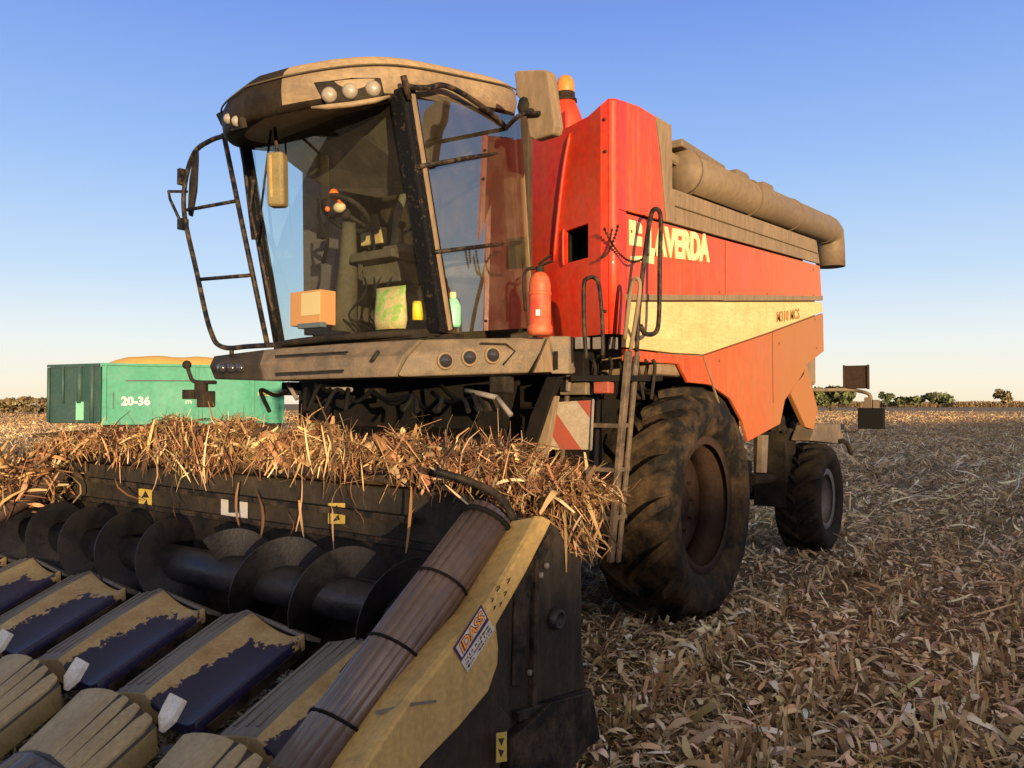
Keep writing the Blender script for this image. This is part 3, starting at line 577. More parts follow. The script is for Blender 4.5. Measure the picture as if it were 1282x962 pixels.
# --- left rail frame with mirror
yl = 3.42
def Lp(px, py, dy=0): return PX(px, py, Y=yl+dy)
lad = spl([Lp(281, 170), Lp(262, 177), Lp(243, 192), Lp(232, 228), Lp(231, 270), Lp(246, 340), Lp(258, 395), Lp(265, 418), Lp(272, 431), Lp(286, 436), Lp(310, 434), Lp(345, 432)], 5)
b = MB(); b.tube(lad, .018, 8); b.tube([Lp(280, 168), Lp(303, 280), Lp(335, 433)], .018, 8); b.tube([Lp(235, 263), Lp(295, 252)], .014, 8); b.tube([Lp(251, 350), Lp(312, 345)], .014, 8)
b.tube([Lp(290, 436), Lp(290, 446)], .016, 8); rail = b.build('guard_rail', 'tube', combine)
b = MB(); b.tube([Lp(234, 240), Lp(211, 240), Lp(213, 250), Lp(228, 282)], .012, 6); b.obox(Lp(229, 281), (.03, 0, 0), (0, .03, 0), (0, 0, .04)); b.obox(Lp(228, 222), (.02, 0, 0), (0, .03, 0), (0, 0, .06)); b.build('mirror_bracket', 'tube', rail)
b = MB(); b.prism([Lp(249, 186), Lp(243, 190), Lp(237, 225), Lp(235, 262), Lp(241, 264), Lp(247, 230)], (-.20, .13, 0)); b.build('wing_mirror', 'dark', combine, .012)
# --- coupling arm below the left end
b = MB(); yk = 3.42
b.ball(PX(234, 457, Y=yk), .035, 10); b.tube(spl([PX(234, 457, Y=yk), PX(238, 470, Y=yk), PX(244, 478, Y=yk), PX(270, 479, Y=yk)], 4), .016, 8); b.tube([PX(252, 478, Y=yk), PX(252, 500, Y=yk)], .05, 8); b.obox(PX(240, 494, Y=yk), (.05, 0, 0), (0, .05, 0), (0, 0, .035)); b.obox(PX(258, 500, Y=yk), (.045, 0, 0), (0, .05, 0), (0, 0, .06)); b.build('coupling_arm', 'dark', combine, .006)
# --- platform rails, ladder, warning board
b = MB(); yq = 4.2
b.tube(spl([PX(734, 450, Y=yq), PX(731, 400, Y=yq), PX(731, 358, Y=yq), PX(735, 349, Y=yq), PX(744, 348, Y=yq), PX(750, 358, Y=yq), PX(754, 400, Y=yq), PX(755, 450, Y=yq)], 5), .013, 8)
b.build('handrail', 'tube', combine)
b = MB(); b.tube(spl([PX(797, 440, X=-2.3), PX(800, 385, X=-2.3), PX(806, 330, X=-2.3), PX(814, 275, X=-2.3), PX(820, 262, X=-2.3), PX(827, 272, X=-2.3), PX(826, 330, X=-2.3), PX(825, 395, X=-2.3), PX(821, 416, X=-2.3), PX(808, 418, X=-2.3), PX(802, 408, X=-2.3)], 6), .016, 8); b.build('handrail', 'tube', combine)
b = MB(); b.tube(spl([PX(782, 425, Y=4.4), PX(788, 375, Y=4.4), PX(793, 352, Y=4.4), PX(799, 350, Y=4.4), PX(801, 362, Y=4.4), PX(796, 400, Y=4.4), PX(789, 440, Y=4.4)], 5), .014, 8); b.build('handrail', 'tan', combine)
yl2 = 4.42
b = MB(); b.bar(PX(787, 440, Y=yl2), PX(764, 704, Y=yl2), .035, .05, (0, 1, 0)); b.bar(PX(798, 440, Y=yl2+.12), PX(774, 704, Y=yl2+.12), .022, .04, (0, 1, 0)); b.bar(PX(712, 470, Y=yl2+.05), PX(697, 660, Y=yl2+.05), .025, .03, (0, 1, 0)); lad_ = b.build('boarding_ladder', 'ladder', combine, .006)
for x0, x1, y in ((712, 778, 531), (705, 774, 584), (701, 770, 642)):
    b = MB(); p, q = PX(x0, y, Y=yl2), PX(x1, y, Y=yl2); b.box(p.x, yl2-.02, p.z-.02, q.x, yl2+.16, p.z+.008); b.build('step', 'ladder', lad_, .004)
yb = 4.28
cs = [PX(691, 504, Y=yb), PX(743, 501, Y=yb), PX(740, 563, Y=yb), PX(687, 563, Y=yb)]
b = MB(); b.prism(cs, (0, .012, 0)); wb = b.build('warning_board', 'signwhite', combine)
def bl(u, v): return cs[0].lerp(cs[1], u).lerp(cs[3].lerp(cs[2], u), v)+V((0, -.003, 0))
b = MB()
for poly in (((0, .08), (.78, 1), (.3, 1), (0, .62)), ((.62, 0), (1, 0), (1, .42))): b.prism([bl(*p) for p in poly], (0, .0025, 0))
b.build('red_stripe', 'signred', wb)
b = MB(); b.tube([bl(1, -.02)+V((0, -.005, 0)), bl(1, 1.02)+V((0, -.005, 0)), ], .007, 6); b.build('edge_rail', 'rim2', wb)
b = MB(); b.obox(PX(722, 485, Y=4.45), (.10, 0, 0), (0, .05, 0), (0, 0, .05)); b.tube([PX(712, 476, Y=4.35), PX(711, 490, Y=4.35)], .02, 8); b.build('switch_box', 'fascia', combine, .01)
b = MB(); b.obox(PX(757, 484, Y=4.45), (.055, 0, 0), (0, .05, 0), (0, 0, .045)); b.build('reflector_lamp', 'signred', combine, .008)
for px, w in ((727, .03), (735, .02), (750, .035), (768, .02)):
    b = MB(); b.obox(PX(px, 430, Y=4.6), (w, 0, 0), (0, .03, 0), (0, 0, .04)); b.build('valve_block', 'rim2', combine, .006)
b = MB()
for k in range(14):
    x = 700+k*9; b.tube(spl([PX(x, 445+random.random()*8, Y=4.7), PX(x+random.uniform(-15, 15), 460, Y=4.6+random.random()*.2), PX(x+random.uniform(-20, 20), 500, Y=4.7)], 4), .012, 6)
b.build('hydraulic_hose', 'dark', combine)
b = MB(); b.prism([PX(690, 496, Y=4.1), PX(696, 496, Y=4.1), PX(690, 530, Y=4.1), PX(676, 600, Y=4.1), PX(660, 600, Y=4.1), PX(674, 545, Y=4.1)], (0, .05, 0)); b.build('leg_and_shadow', 'tan', combine, .006)
b = MB(); b.prism([PX(684, 472, Y=4.08), PX(700, 472, Y=4.08), PX(690, 500, Y=4.08), PX(674, 548, Y=4.08), PX(655, 600, Y=4.08), PX(640, 600, Y=4.08), PX(664, 520, Y=4.08)], (0, .05, 0)); b.build('leg_and_shadow', 'void', combine, .006)  # black sheet drawn as the shadow left of the tan support leg
b = MB()
for k in range(11):
    x, y = random.uniform(360, 640), random.uniform(480, 492); x2 = x+random.uniform(-60, 60)
    b.tube(spl([PX(x, y, Y=3.9), PX((x+x2)/2, y+random.uniform(8, 24), Y=3.6), PX(x2, y+random.uniform(2, 20), Y=3.4), PX(x2+random.uniform(-20, 20), 515, Y=3.3)], 5), .014, 6)
b.build('hydraulic_hose', 'rope', combine)
for x0, y0, x1, y1 in ((583, 489, 622, 498), (360, 480, 372, 500), (395, 483, 440, 488), (622, 498, 640, 520)):
    b = MB(); b.tube([PX(x0, y0, Y=3.75), PX(x1, y1, Y=3.75)], .016, 8); b.build('linkage_rod', 'rim2', combine)
for x, y in ((365, 487), (470, 490), (628, 482), (610, 505)):
    b = MB(); b.obox(PX(x, y, Y=3.9), (.06, 0, 0), (0, .05, 0), (0, 0, .05)); b.build('valve_block', 'dark', combine, .01)
# --- underside: feeder, axle, chassis
b = MB(); b.prism([(-3.25, 2.95, .75), (-3.25, 2.95, 1.22), (-3.25, 4.2, 1.5), (-3.25, 5.6, 1.85), (-3.25, 5.6, 1.1)], (-1.4, 0, 0)); b.build('feeder_house', 'void', combine, .02)
b = MB(); b.box(-3.0, 4.6, .75, -2.9, 8.3, 1.1); b.box(-5.0, 4.6, .75, -4.9, 8.3, 1.1); b.box(-4.9, 4.9, .9, -3.0, 8.2, 1.95); b.build('chassis', 'void', combine, .02)
b = MB(); b.tube([(-5.2, 6.04, .92), (-2.8, 6.04, .92)], .16, 14); b.build('axle', 'dark', combine)
b = MB(); b.tube([(-5.2, 9.56, .62), (-2.7, 9.56, .62)], .09, 12); b.box(-3.1, 8.9, .55, -2.75, 9.3, 1.6); b.tube([PX(940, 600, X=-2.9), PX(1010, 596, X=-2.9)], .06, 8); b.build('axle', 'dark', combine)
b = MB(); b.prism([PX(955, 545, X=-2.62), PX(962, 545, X=-2.62), PX(960, 592, X=-2.62), PX(953, 592, X=-2.62)], (-.05, 0, 0)); b.build('side_post', 'fascia', combine)
for k in range(12):
    b = MB(); b.obox(PX(985+random.uniform(-15, 22), 535+random.uniform(-14, 10), X=-2.7-random.random()*.3), (.05, 0, 0), (0, .1, .03), (0, -.01, .06)); b.build('linkage', 'dark', combine, .01)
b = MB(); b.prism([PX(1022, 531, X=-2.5), PX(1058, 531, X=-2.5), PX(1054, 556, X=-2.5), PX(1015, 552, X=-2.5)], (-.22, 0, 0)); b.build('rear_crossmember', 'fascia', combine, .01)
b = MB(); b.tube(spl([PX(1054, 552, X=-2.45), PX(1061, 556, X=-2.45), PX(1065, 567, X=-2.45)], 4), .03, 8); b.tube([PX(1058, 541, X=-2.45), PX(1070, 541, X=-2.45)], .012, 6); b.build('hitch_hook', 'dark', combine)
# rear marker lamps on a bracket
yr = 10.15
b = MB(); b.tube(spl([PX(1016, 478, Y=9.4), PX(1017, 488, Y=9.5), PX(1060, 488, Y=yr), PX(1084, 492, Y=yr), PX(1090, 498, Y=yr), PX(1091, 512, Y=yr)], 5), .022, 8); b.obox(PX(1086, 505, Y=yr), (.03, 0, 0), (0, .03, 0), (0, 0, .07)); b.obox(PX(1097, 506, Y=yr), (.03, 0, 0), (0, .03, 0), (0, 0, .05)); b.obox(PX(1015, 472, Y=9.4), (.03, 0, 0), (0, .04, 0), (0, 0, .09)); rb = b.build('lamp_bracket', 'fascia', combine)
b = MB(); p, q = PX(1057, 487, Y=yr), PX(1087, 457.5, Y=yr); b.box(p.x, yr-.02, p.z, q.x, yr+.03, q.z); b.box(p.x-.008, yr-.035, p.z-.008, p.x+.012, yr+.03, q.z+.008); b.box(q.x-.012, yr-.035, p.z-.008, q.x+.008, yr+.03, q.z+.008); b.build('marker_plate', 'rim', rb, .006)
b = MB(); p, q = PX(1075, 537, Y=yr), PX(1107, 511, Y=yr); b.box(p.x, yr-.05, p.z, q.x, yr+.05, q.z); b.build('tail_lamp', 'rope', rb, .008)
# --- wheels
def make_wheel(name, c, R, W, rr, nl, tm, rm, lug):
    cz = V(c); hw = W/2
    tread = lambda x: R-lug-.05*R*(abs(x)/hw)**3
    b = MB()
    prof = [(rr, hw*.62), (rr+.02, hw*.80), (rr+.07, hw*.93), (rr+(R-rr)*.42, hw*1.0), (rr+(R-rr)*.66, hw*.97), (tread(hw*.9)-.015, hw*.92), (tread(hw*.85), hw*.85)]
    prof += [(tread(x*hw), x*hw) for x in (.6, .3, 0, -.3, -.6)]+[(r, -x) for r, x in reversed(prof)]
    b.lathe(prof, cz, (1, 0, 0), 72)
    u, w = V((0, 1, 0)), V((0, 0, 1))
    for side in (1, -1):
        for k in range(nl):
            a0_ = 2*math.pi*(k+(.5 if side < 0 else 0))/nl; loops = []
            for s_ in range(8):
                t = s_/7; x = side*(hw*(-.06+1.02*t)); xa = min(abs(x), hw*.93)
                lead = -.62*(t**.85)*(W/R)*.75; wd = (.036+.022*t)*R/.92
                base = tread(min(xa, hw*.9))-.012; top = R-.05*R*(xa/hw)**3-(.0 if t < .8 else (t-.8)*.45*R/.92)
                if t > .9: base = top-.05
                pts = []
                for rad, da in ((base, -1.25), (top, -.8), (top, .8), (base, 1.25)):
                    an = a0_+lead+da*wd/R; pts.append(cz+V((x if rad == top else x, 0, 0))+(u*math.cos(an)+w*math.sin(an))*rad)
                loops.append(pts)
            b.loft(loops, 0, False)
    wheel = MB()
    wheel.lathe([(rr-.03, -hw*.3), (rr*.80, -hw*.12), (rr*.74, hw*.10), (rr*.5, hw*.06), (rr*.32, -hw*.02), (rr*.30, hw*.12), (.001, hw*.14)], cz, (1, 0, 0), 48)
    wo = wheel.build(name, rm, combine, origin=cz)
    b.build('tyre', tm, wo, origin=cz)
    r = MB(); r.lathe([(rr-.05, hw*.74), (rr+.012, hw*.78), (rr+.02, hw*.70), (rr-.01, hw*.62), (rr-.025, hw*.45), (rr-.06, hw*.35), (rr-.07, hw*.05), (rr-.03, -hw*.1), (rr-.02, -hw*.6), (rr+.02, -hw*.78), (rr-.05, -hw*.74)], cz, (1, 0, 0), 64); r.build('rim', rm, wo, origin=cz)
    n = MB()
    for k in range(10): a = 2*math.pi*k/10; n.lathe([(.016, 0), (.016, .03), (.001, .03)], cz+V((hw*.06, 0, 0))+(u*math.cos(a)+w*math.sin(a))*rr*.46, (1, 0, 0), 6, sm=False)
    n.build('wheel_nuts', rm, wo, origin=cz)
    return wo
W1 = .66; fw = make_wheel('front_wheel', (-2.41-W1/2, 6.04, .895), .945, W1, .53, 17, 'rubber', 'rim', .075)
c = copy_tree(fw, combine, V((-5.51+W1/2, 6.04, .895))-ORG['combine_harvester'])
W2 = .50; rw = make_wheel('rear_wheel', (-2.42-W2/2, 9.56, .605), .635, W2, .33, 17, 'rubber2', 'rim2', .045)
copy_tree(rw, combine, V((-5.45+W2/2, 9.56, .60))-ORG['combine_harvester'])
# --- fire extinguisher (carried at the cab corner)
p = PX(676, 420, Y=4.02)
ex = thing('fire_extinguisher', 'dusty red fire extinguisher standing at the rear edge of the cab door', 'fire extinguisher', p)
b = MB(); k = .0049; b.lathe([(.001, 0), (.07, 0), (.078, .02), (.078, .05), (.068, .065), (.067, .30), (.06, .345), (.04, .375), (.022, .385)], p, (0, 0, 1), 26); b.lathe([(.0685, .24), (.072, .245), (.072, .26), (.0685, .265)], p, (0, 0, 1), 26); b.build('cylinder', 'extred', ex)
b = MB(); b.lathe([(.024, .38), (.024, .42), (.001, .43)], p, (0, 0, 1), 14); b.bar(p+V((-.01, 0, .42)), p+V((.09, 0, .445)), .02, .012); b.bar(p+V((-.01, 0, .435)), p+V((.08, 0, .48)), .02, .01); b.build('valve', 'dark', ex, .003)
b = MB(); b.tube(spl([p+V((-.02, -.02, .41)), p+V((-.08, -.03, .40)), p+V((-.10, -.03, .33)), p+V((-.085, -.03, .15))], 5), .011, 8); b.build('hose', 'dark', ex)
b = MB(); b.obox(p+V((.03, -.066, .13)), (.011, .004, 0), (0, .002, 0), (0, 0, .018)); b.build('sticker', 'white', ex)

# ================================================================== CORN HEADER
XH = -3.88; XEND = -1.68
header = thing('corn_header', 'six row corn header with olive snouts, dark back frame and yellow end divider', 'corn header', (XH, 2.4, 0))
# back frame, top tube and trough
b = MB(); b.box(-6.25, 2.86, .55, XEND-.08, 2.93, 1.28); b.box(-6.25, 2.93, .60, XEND-.55, 3.15, 1.22); back = b.build('back_frame', 'charcoal', header, .012)
b = MB(); b.tube([(-6.3, 2.84, 1.32), (XEND-.55, 2.84, 1.36)], .055, 12); b.build('top_tube', 'black', header)
b = MB(); b.tube([PX(455, 592, Y=2.76), PX(560, 592, Y=2.76)], .012, 8); b.build('guide_rod', 'steel', header)
b = MB(); b.tube([PX(320, 592, Y=2.79), PX(372, 590, Y=2.79)], .02, 8); b.build('guide_rod', 'steel', header)
b = MB(); tr = [V((0, 2.84, 1.0)), V((0, 2.80, .75)), V((0, 2.70, .58)), V((0, 2.52, .50)), V((0, 2.35, .52))]
b.loft([[V((x, q.y, q.z)) for q in tr]+[V((x, q.y+.02, q.z-.03)) for q in reversed(tr)] for x in (-6.2, XEND-.1)], 0, False); b.build('auger_trough', 'dark', header)
b = MB(); b.bar(PX(110, 600, Y=2.82), PX(520, 652, Y=2.80), .03, .03); b.bar((-6.2, 2.84, 1.02), (XEND-.1, 2.84, 1.02), .02, .03); b.build('stiffener', 'black', back)
# cross auger: tube and opposed flights
ya, za = 2.55, .80
b = MB(); b.tube([(-6.15, ya, za), (XEND-.15, ya, za)], .10, 24); auger = b.build('cross_auger', 'steel', header)
for x0, x1, hand in ((-6.1, -4.05, 1), (-3.72, XEND-.2, -1)):
    b = MB(); n = int((x1-x0)/.44*40); la, lb = [], []
    for i in range(n+1):
        x = x0+(x1-x0)*i/n; a = hand*2*math.pi*(x-x0)/.44+(1.0 if hand > 0 else 2.2); d_ = V((0, math.cos(a), math.sin(a)))
        la.append([V((x-.004, ya, za))+d_*.08, V((x-.003, ya, za))+d_*.24]); lb.append([V((x+.003, ya, za))+d_*.24, V((x+.004, ya, za))+d_*.08])
    for l in (la, lb, [[p[1], q[0]] for p, q in zip(la, lb)]): b.loft(l, 0, True, False, False)
    b.build('auger_flight', 'steel', auger, recalc=False)
# row units: hood, deck gap, hinged snout, tip
def yz(Y): return .455+(Y-1.80)*.42
for r in range(-4, 3):
    xc = XH+.75*r
    if r == -4: continue
    if r < -3 or r == 3: continue
for r in (-3, -2, -1, 0, 1, 2):
    xc = XH+.75*r
    u = MB(); nY = 14
    secs = []
    for i in range(nY+1):
        Y = 2.33-(2.33-1.80)*i/nY; z = yz(Y); cr = .012*math.sin(math.pi*i/nY)
        secs.append([V((xc-.30, Y, z-.06)), V((xc-.29, Y, z+.0)), V((xc-.20, Y, z+.022+cr*.5)), V((xc-.10, Y, z+.042+cr)), V((xc-.06, Y, z+.046+cr))]+[V((xc-.06+.365*k/12, Y, z+.046+cr*(1-k/12)-.062*math.sin(math.pi*.5*min(1, k/9))+(.028*((k-9)/3)**2 if k > 9 else 0))) for k in range(1, 13)]+[V((xc+.312, Y, z-.0)), V((xc+.316, Y, z-.06))])
    u.loft(secs, 0, True)
    for fi, f in enumerate(u.f):
        c_ = sum((u.v[i] for i in f), V((0, 0, 0)))/len(f)
        if c_.x < xc-.07: u.m[fi] = 1
    def wear(p, xc=xc):
        a = (p.x-xc+.075)/.38; t = (p.y-1.80)/.53
        return min((a-.16-.30*t)*1.0, (.74+.17*a-t)*1.0, (t+.35*a-.02)*1.2)
    hood = u.build('row_hood', ['hood', 'hoodgrey'], header, .006, wear=wear)
    g = MB()
    for dx in (-.25, -.175, -.11): g.bar((xc+dx, 2.31, yz(2.31)+.004+(dx+.29)*.23), (xc+dx, 1.84, yz(1.84)+.004+(dx+.29)*.23), .014, .012)
    g.build('hood_rib', 'hoodgrey', hood)
    g = MB(); g.prism([V((xc-.30, 2.34, yz(2.34)-.02)), V((xc-.12, 2.34, yz(2.34)+.045)), V((xc+.31, 2.34, yz(2.34)-.01)), V((xc+.31, 2.42, yz(2.34)-.04)), V((xc-.3, 2.42, yz(2.34)-.05))], (0, 0, -.02)); g.build('rear_flap', 'hoodgrey', hood, .004)
    # gap between hoods: gathering chain housing
    g = MB(); g.box(xc+.32, 1.80, .25, xc+.45, 2.32, .40); g.bar((xc+.325, 1.85, yz(1.85)-.05), (xc+.325, 2.30, yz(2.30)-.05), .008, .04); g.build('gathering_unit', 'black', header)
    # snout
    s = MB(); n = 5; sec = []
    for i in range(n+1):
        t = i/n; Y = 1.66-.26*t; z = .515-.16*t; hw = .30-.03*t
        sec.append([V((xc-hw, Y, z-.10)), V((xc-hw*.95, Y, z-.01)), V((xc-hw*.45, Y, z+.03)), V((xc+.0, Y, z+.045)), V((xc+hw*.55, Y, z+.025)), V((xc+hw*.95, Y, z-.02)), V((xc+hw, Y, z-.12))])
    s.loft(sec, 0, True)
    for fi, f in enumerate(s.f):
        if len(f) == 4 and (set(i % 7 for i in f) & {0, 6}): s.m[fi] = 1
    snout = s.build('snout', ['slot', 'olive'], header, .006)
    g = MB()
    def prof_(f, t): return V((xc+f*(.30-.03*t), 1.66-.26*t, .515-.16*t+.040-.055*abs(f)**1.8))
    for f0, f1, e0, e1 in ((-.96, .06, -.96, .10), (.11, .33, .11, .37), (.385, .61, .38, .64), (.665, .90, .65, .90)):
        nn_ = 5; rows = []
        for q in range(8):
            t = .02+.96*q/7; r0 = f0+(e0-f0)*(q/7)**1.2; r1 = f1+(e1-f1)*(q/7)**1.2
            ins = (.035 if q == 0 and f0 > 0 else 0)
            top = [prof_(r0+ins+(r1-r0-2*ins)*w_/nn_, t)+V((0, .003, .008+(.003 if 0 < w_ < nn_ else 0))) for w_ in range(nn_+1)]
            rows.append([prof_(r0+ins, t)+V((0, 0, -.014))]+top+[prof_(r1-ins, t)+V((0, 0, -.014))])
        g.loft(rows, 0, False)
    g.build('snout_pad', 'snoutpad', snout, .004)
    s = MB(); sec = []
    for i in range(9):
        t = i/8; Y = 1.40-.75*t; z = .35-.25*t; hw = .27*(1-t)**.8+.02
        sec.append([V((xc-hw, Y, max(.02, z-.16))), V((xc-hw*.9, Y, z)), V((xc-hw*.4, Y, z+.04*(1-t))), V((xc+hw*.4, Y, z+.04*(1-t))), V((xc+hw*.9, Y, z)), V((xc+hw, Y, max(.02, z-.16)))])
    s.loft(sec, 0, True); tip = s.build('snout_tip', 'snouttip', header, .006)
    g = MB()
    for f in (-.6, -.2, .2, .6): g.bar(V((xc+f*.27, 1.38, .385-.03*abs(f))), V((xc+f*.15, .95, .245)), .035, .018)
    g.build('tip_rib', 'hoodgrey', tip, .006)
    # white guard at the hinge
    q = V((xc+.27, 1.73, .49)); w_ = MB(); sk_ = random.uniform(-.02, .02)
    ring_ = [q+V(p)*.85 for p in ((-.07, .02, .03), (-.075+sk_, .05, .085), (.05, .045, .08), (.04, .0, .0), (.0, -.04, -.05), (-.03, -.02, .0))]
    w_.prism(ring_, (-.008, -.02, .015)); w_.build('hinge_guard', 'white', header, .005, 2)
# right end divider
def E(px, py, dx=0): return PX(px, py, X=XEND+dx)
ridge = [(679, 647), (610, 765), (566, 813), (516, 875), (460, 957), (440, 990)]
b = MB(); poly = [E(*p) for p in ((679, 647), (692, 652), (660, 716), (622, 783), (625, 812), (624, 832), (612, 867), (575, 911), (530, 958), (505, 990))]+[E(*p) for p in reversed(ridge)]
b.prism(poly, (-.035, 0, 0)); div = b.build('end_divider', 'yellow', header, .012, 3)
b = MB(); rp = [E(*p) for p in ridge]
b.loft([[p+V((-.02, 0, .004)), p+V((-.16, .03, -.03)), p+V((-.34, .05, -.14)), p+V((-.34, .05, -.17)), p+V((-.02, 0, -.04))] for p in rp], 0, False); b.build('divider_top', 'yellow', div, .008)
b = MB(); b.bar(E(516, 882, .003), E(546, 878, .003), .004, .008); b.bar(E(516, 882, .003)+V((0, 0, .0)), E(470, 893, -.1), .008, .01); b.build('weld_seam', 'hoodgrey', div)
# decal
def dirn(p, q): return (E(*q)-E(*p)).normalized()
dc = [E(567, 812, .003), E(602, 757, .003), E(611.5, 776, .003), E(577, 828, .003)]
b = MB(); b.prism(dc, (.0015, 0, 0)); dec = b.build('maker_decal', 'purpletxt', div)
def inset(k): 
    c_ = sum(dc, V((0, 0, 0)))/4; return [c_+(p-c_)*k+V((.002, 0, 0)) for p in dc]
xd = (dc[1]-dc[0]).normalized(); yd = (dc[0]-dc[3]).normalized()
W_ = (dc[1]-dc[0]).length; H_ = (dc[0]-dc[3]).length
b = MB(); i1 = [dc[3]+xd*W_*.05+yd*H_*.12, dc[3]+xd*W_*.95+yd*H_*.12, dc[3]+xd*W_*.95+yd*H_*.88, dc[3]+xd*W_*.05+yd*H_*.88]; b.prism([p+V((.0018, 0, 0)) for p in i1], (.001, 0, 0)); b.build('decal_field', 'stickwhite', dec)
text_mesh('IDASS', 'purpletxt', dec, 'decal_shadow', dc[3]+xd*W_*.10+yd*H_*.18+V((.0032, 0, 0)), xd, yd, H_*.66, W_*.83, .0008, .12, .07)
text_mesh('IDASS', 'orange', dec, 'decal_lettering', dc[3]+xd*W_*.11+yd*H_*.22+V((.0046, 0, 0)), xd, yd, H_*.60, W_*.80, .0008, .12, .02)
b = MB(); w0 = [E(577, 829, .003), E(612, 777, .003), E(619, 787, .003), E(585, 842, .003)]; b.prism(w0, (.0015, 0, 0)); wd_ = b.build('white_label', 'stickwhite', div)
b = MB(); x2 = (w0[1]-w0[0]); y2 = (w0[3]-w0[0])
for row in (.22, .48, .74):
    for k in range(26):
        if random.random() < .78: b.obox(w0[0]+x2*(.07+.034*k)+y2*row+V((.0022, 0, 0)), x2*random.uniform(.004, .012), y2*random.uniform(.03, .085), (.0008, 0, 0))
b.build('label_print', 'ink', wd_)
b = MB()
for (x, y, s_) in ((624, 738, 1), (633, 744, .8), (617, 752, .8), (627, 757, .7), (637, 728, .9), (619, 762, .7)):
    c_ = E(x, y, .002); k = .022*s_; 
    b.prism([c_+xd*k, c_+yd*k*.8-xd*k*.4, c_+yd*k*.45-xd*k*.1], (.001, 0, 0)); b.prism([c_-yd*k*.9, c_-xd*k*.8-yd*k*.2, c_-xd*k*.4-yd*k*.5], (.001, 0, 0)); b.obox(c_, xd*k*.5, yd*k*.12, (.0006, 0, 0))
b.build('pictogram', 'ink', div)
# plastic pipe lying along the divider
p0, p1 = PX(612, 650, X=-1.93), PX(398, 945, X=-1.93); p1 = p0+(p1-p0)*1.1
ax = (p1-p0).normalized(); u, w = frame(ax); loops = []
for i in range(3):
    c_ = p0.lerp(p1, i/2); loops.append([c_+(u*math.cos(a)+w*math.sin(a))*(.093+.006*abs(math.cos(a*9))**.6) for a in [2*math.pi*j/176 for j in range(176)]])
b = MB(); b.loft(loops, 0, True); pipe = b.build('crop_roller', 'corrug', header)
for f in (.02, .30, .56, .82):
    c_ = p0.lerp(p1, f); b = MB(); b.tube([c_+(u*math.cos(a)+w*math.sin(a))*.1+ax*.02*math.sin(a) for a in [2*math.pi*j/28 for j in range(28)]], .006 if f > .1 else .012, 6, closed=True)
    if f > .1 and f < .6: b.tube(spl([c_+w*0+V((-.1, 0, .0)), c_+V((-.15, -.02, -.03)), c_+V((-.22, -.04, -.11))], 5), .012 if f < .5 else .006, 6)
    b.build('cord_tie', 'rope', pipe)
b = MB(); b.tube(spl([PX(545, 590, X=-2.15), PX(590, 604, X=-2.05), PX(625, 622, X=-1.92), PX(645, 655, X=-1.84), PX(655, 690, X=-1.80)], 6), .016, 8); b.build('divider_hoop', 'black', header)
# end plate
XE = -1.74
def P_(px, py, dx=0): return PX(px, py, X=XE+dx)
b = MB(); b.prism([P_(*p) for p in ((690, 655), (700, 662), (714, 690), (726, 708), (729, 815), (738, 890), (745, 925), (700, 990), (600, 1000), (560, 990), (610, 870), (620, 780))], (-.03, 0, 0)); plate = b.build('end_plate', 'charcoal', header, .01)
b = MB(); b.prism([P_(*p, .012) for p in ((690, 664), (697, 668), (664, 740), (655, 860), (642, 860), (645, 740))], (-.01, 0, 0)); b.prism([P_(*p, .03) for p in ((648, 892), (740, 862), (744, 872), (650, 905))], (-.028, 0, 0)); b.prism([P_(*p, .025) for p in ((672, 700), (676, 700), (672, 905), (667, 905))], (-.03, 0, 0)); b.prism([P_(*p, .05) for p in ((690, 880), (742, 866), (752, 926), (700, 962), (640, 990), (638, 930))], (-.045, 0, 0)); b.build('plate_flange', 'black', plate, .006)
b = MB(); c_ = P_(694, 775, .012); b.lathe([(.001, .0), (.022, .002), (.026, .03), (.038, .03), (.042, 0)], c_, (1, 0, 0), 18); b.build('shaft_end', 'steel', plate)
for p in ((676, 720), (662, 842), (730, 895), (683, 708)):
    b = MB(); b.lathe([(.012, 0), (.012, .012), (.001, .014)], P_(*p, .004), (1, 0, 0), 6); b.build('bolt', 'rim2', plate)
b = MB(); b.prism([E(*p, -.02) for p in ((530, 958), (612, 867), (640, 900), (620, 990), (530, 1000))], (-.03, 0, 0)); b.build('skid_plate', 'charcoal', header, .006)
b = MB(); b.prism([P_(621, 918, .09), P_(634, 916, .09), P_(634, 953, .09), P_(621, 955, .09)], (.002, 0, 0)); sk = b.build('warning_sticker', 'stickyel', plate)
b = MB(); b.prism([P_(624, 925, .093), P_(631, 924, .093), P_(628, 934, .093)], (.001, 0, 0)); b.prism([P_(624, 938, .093), P_(631, 940, .093), P_(627, 948, .093)], (.001, 0, 0)); b.build('pictogram', 'ink', sk)
# left end divider
xl_ = XH-2.25
b = MB(); b.prism([(xl_-.05, 3.05, .5), (xl_-.05, 3.05, 1.25), (xl_-.05, 2.6, 1.22), (xl_-.05, 1.7, .5), (xl_-.05, 1.7, .25)], (-.08, 0, 0)); b.build('end_plate', 'charcoal', header, .01)
b = MB(); b.tube([(xl_+.12, 2.75, 1.18), (xl_+.12, 2.2, .90), (xl_+.12, 1.5, .5)], .085, 14); b.build('crop_roller', 'corrug', header)
b = MB(); b.loft([[V((xl_-.2, Y, z-.3)), V((xl_-.2, Y, z)), V((xl_+.02, Y, z+.1)), V((xl_+.06, Y, z-.1))] for Y, z in ((2.7, 1.15), (2.2, .9), (1.6, .55), (1.0, .15))], 0, False); b.build('end_divider', 'yellow', header, .015)
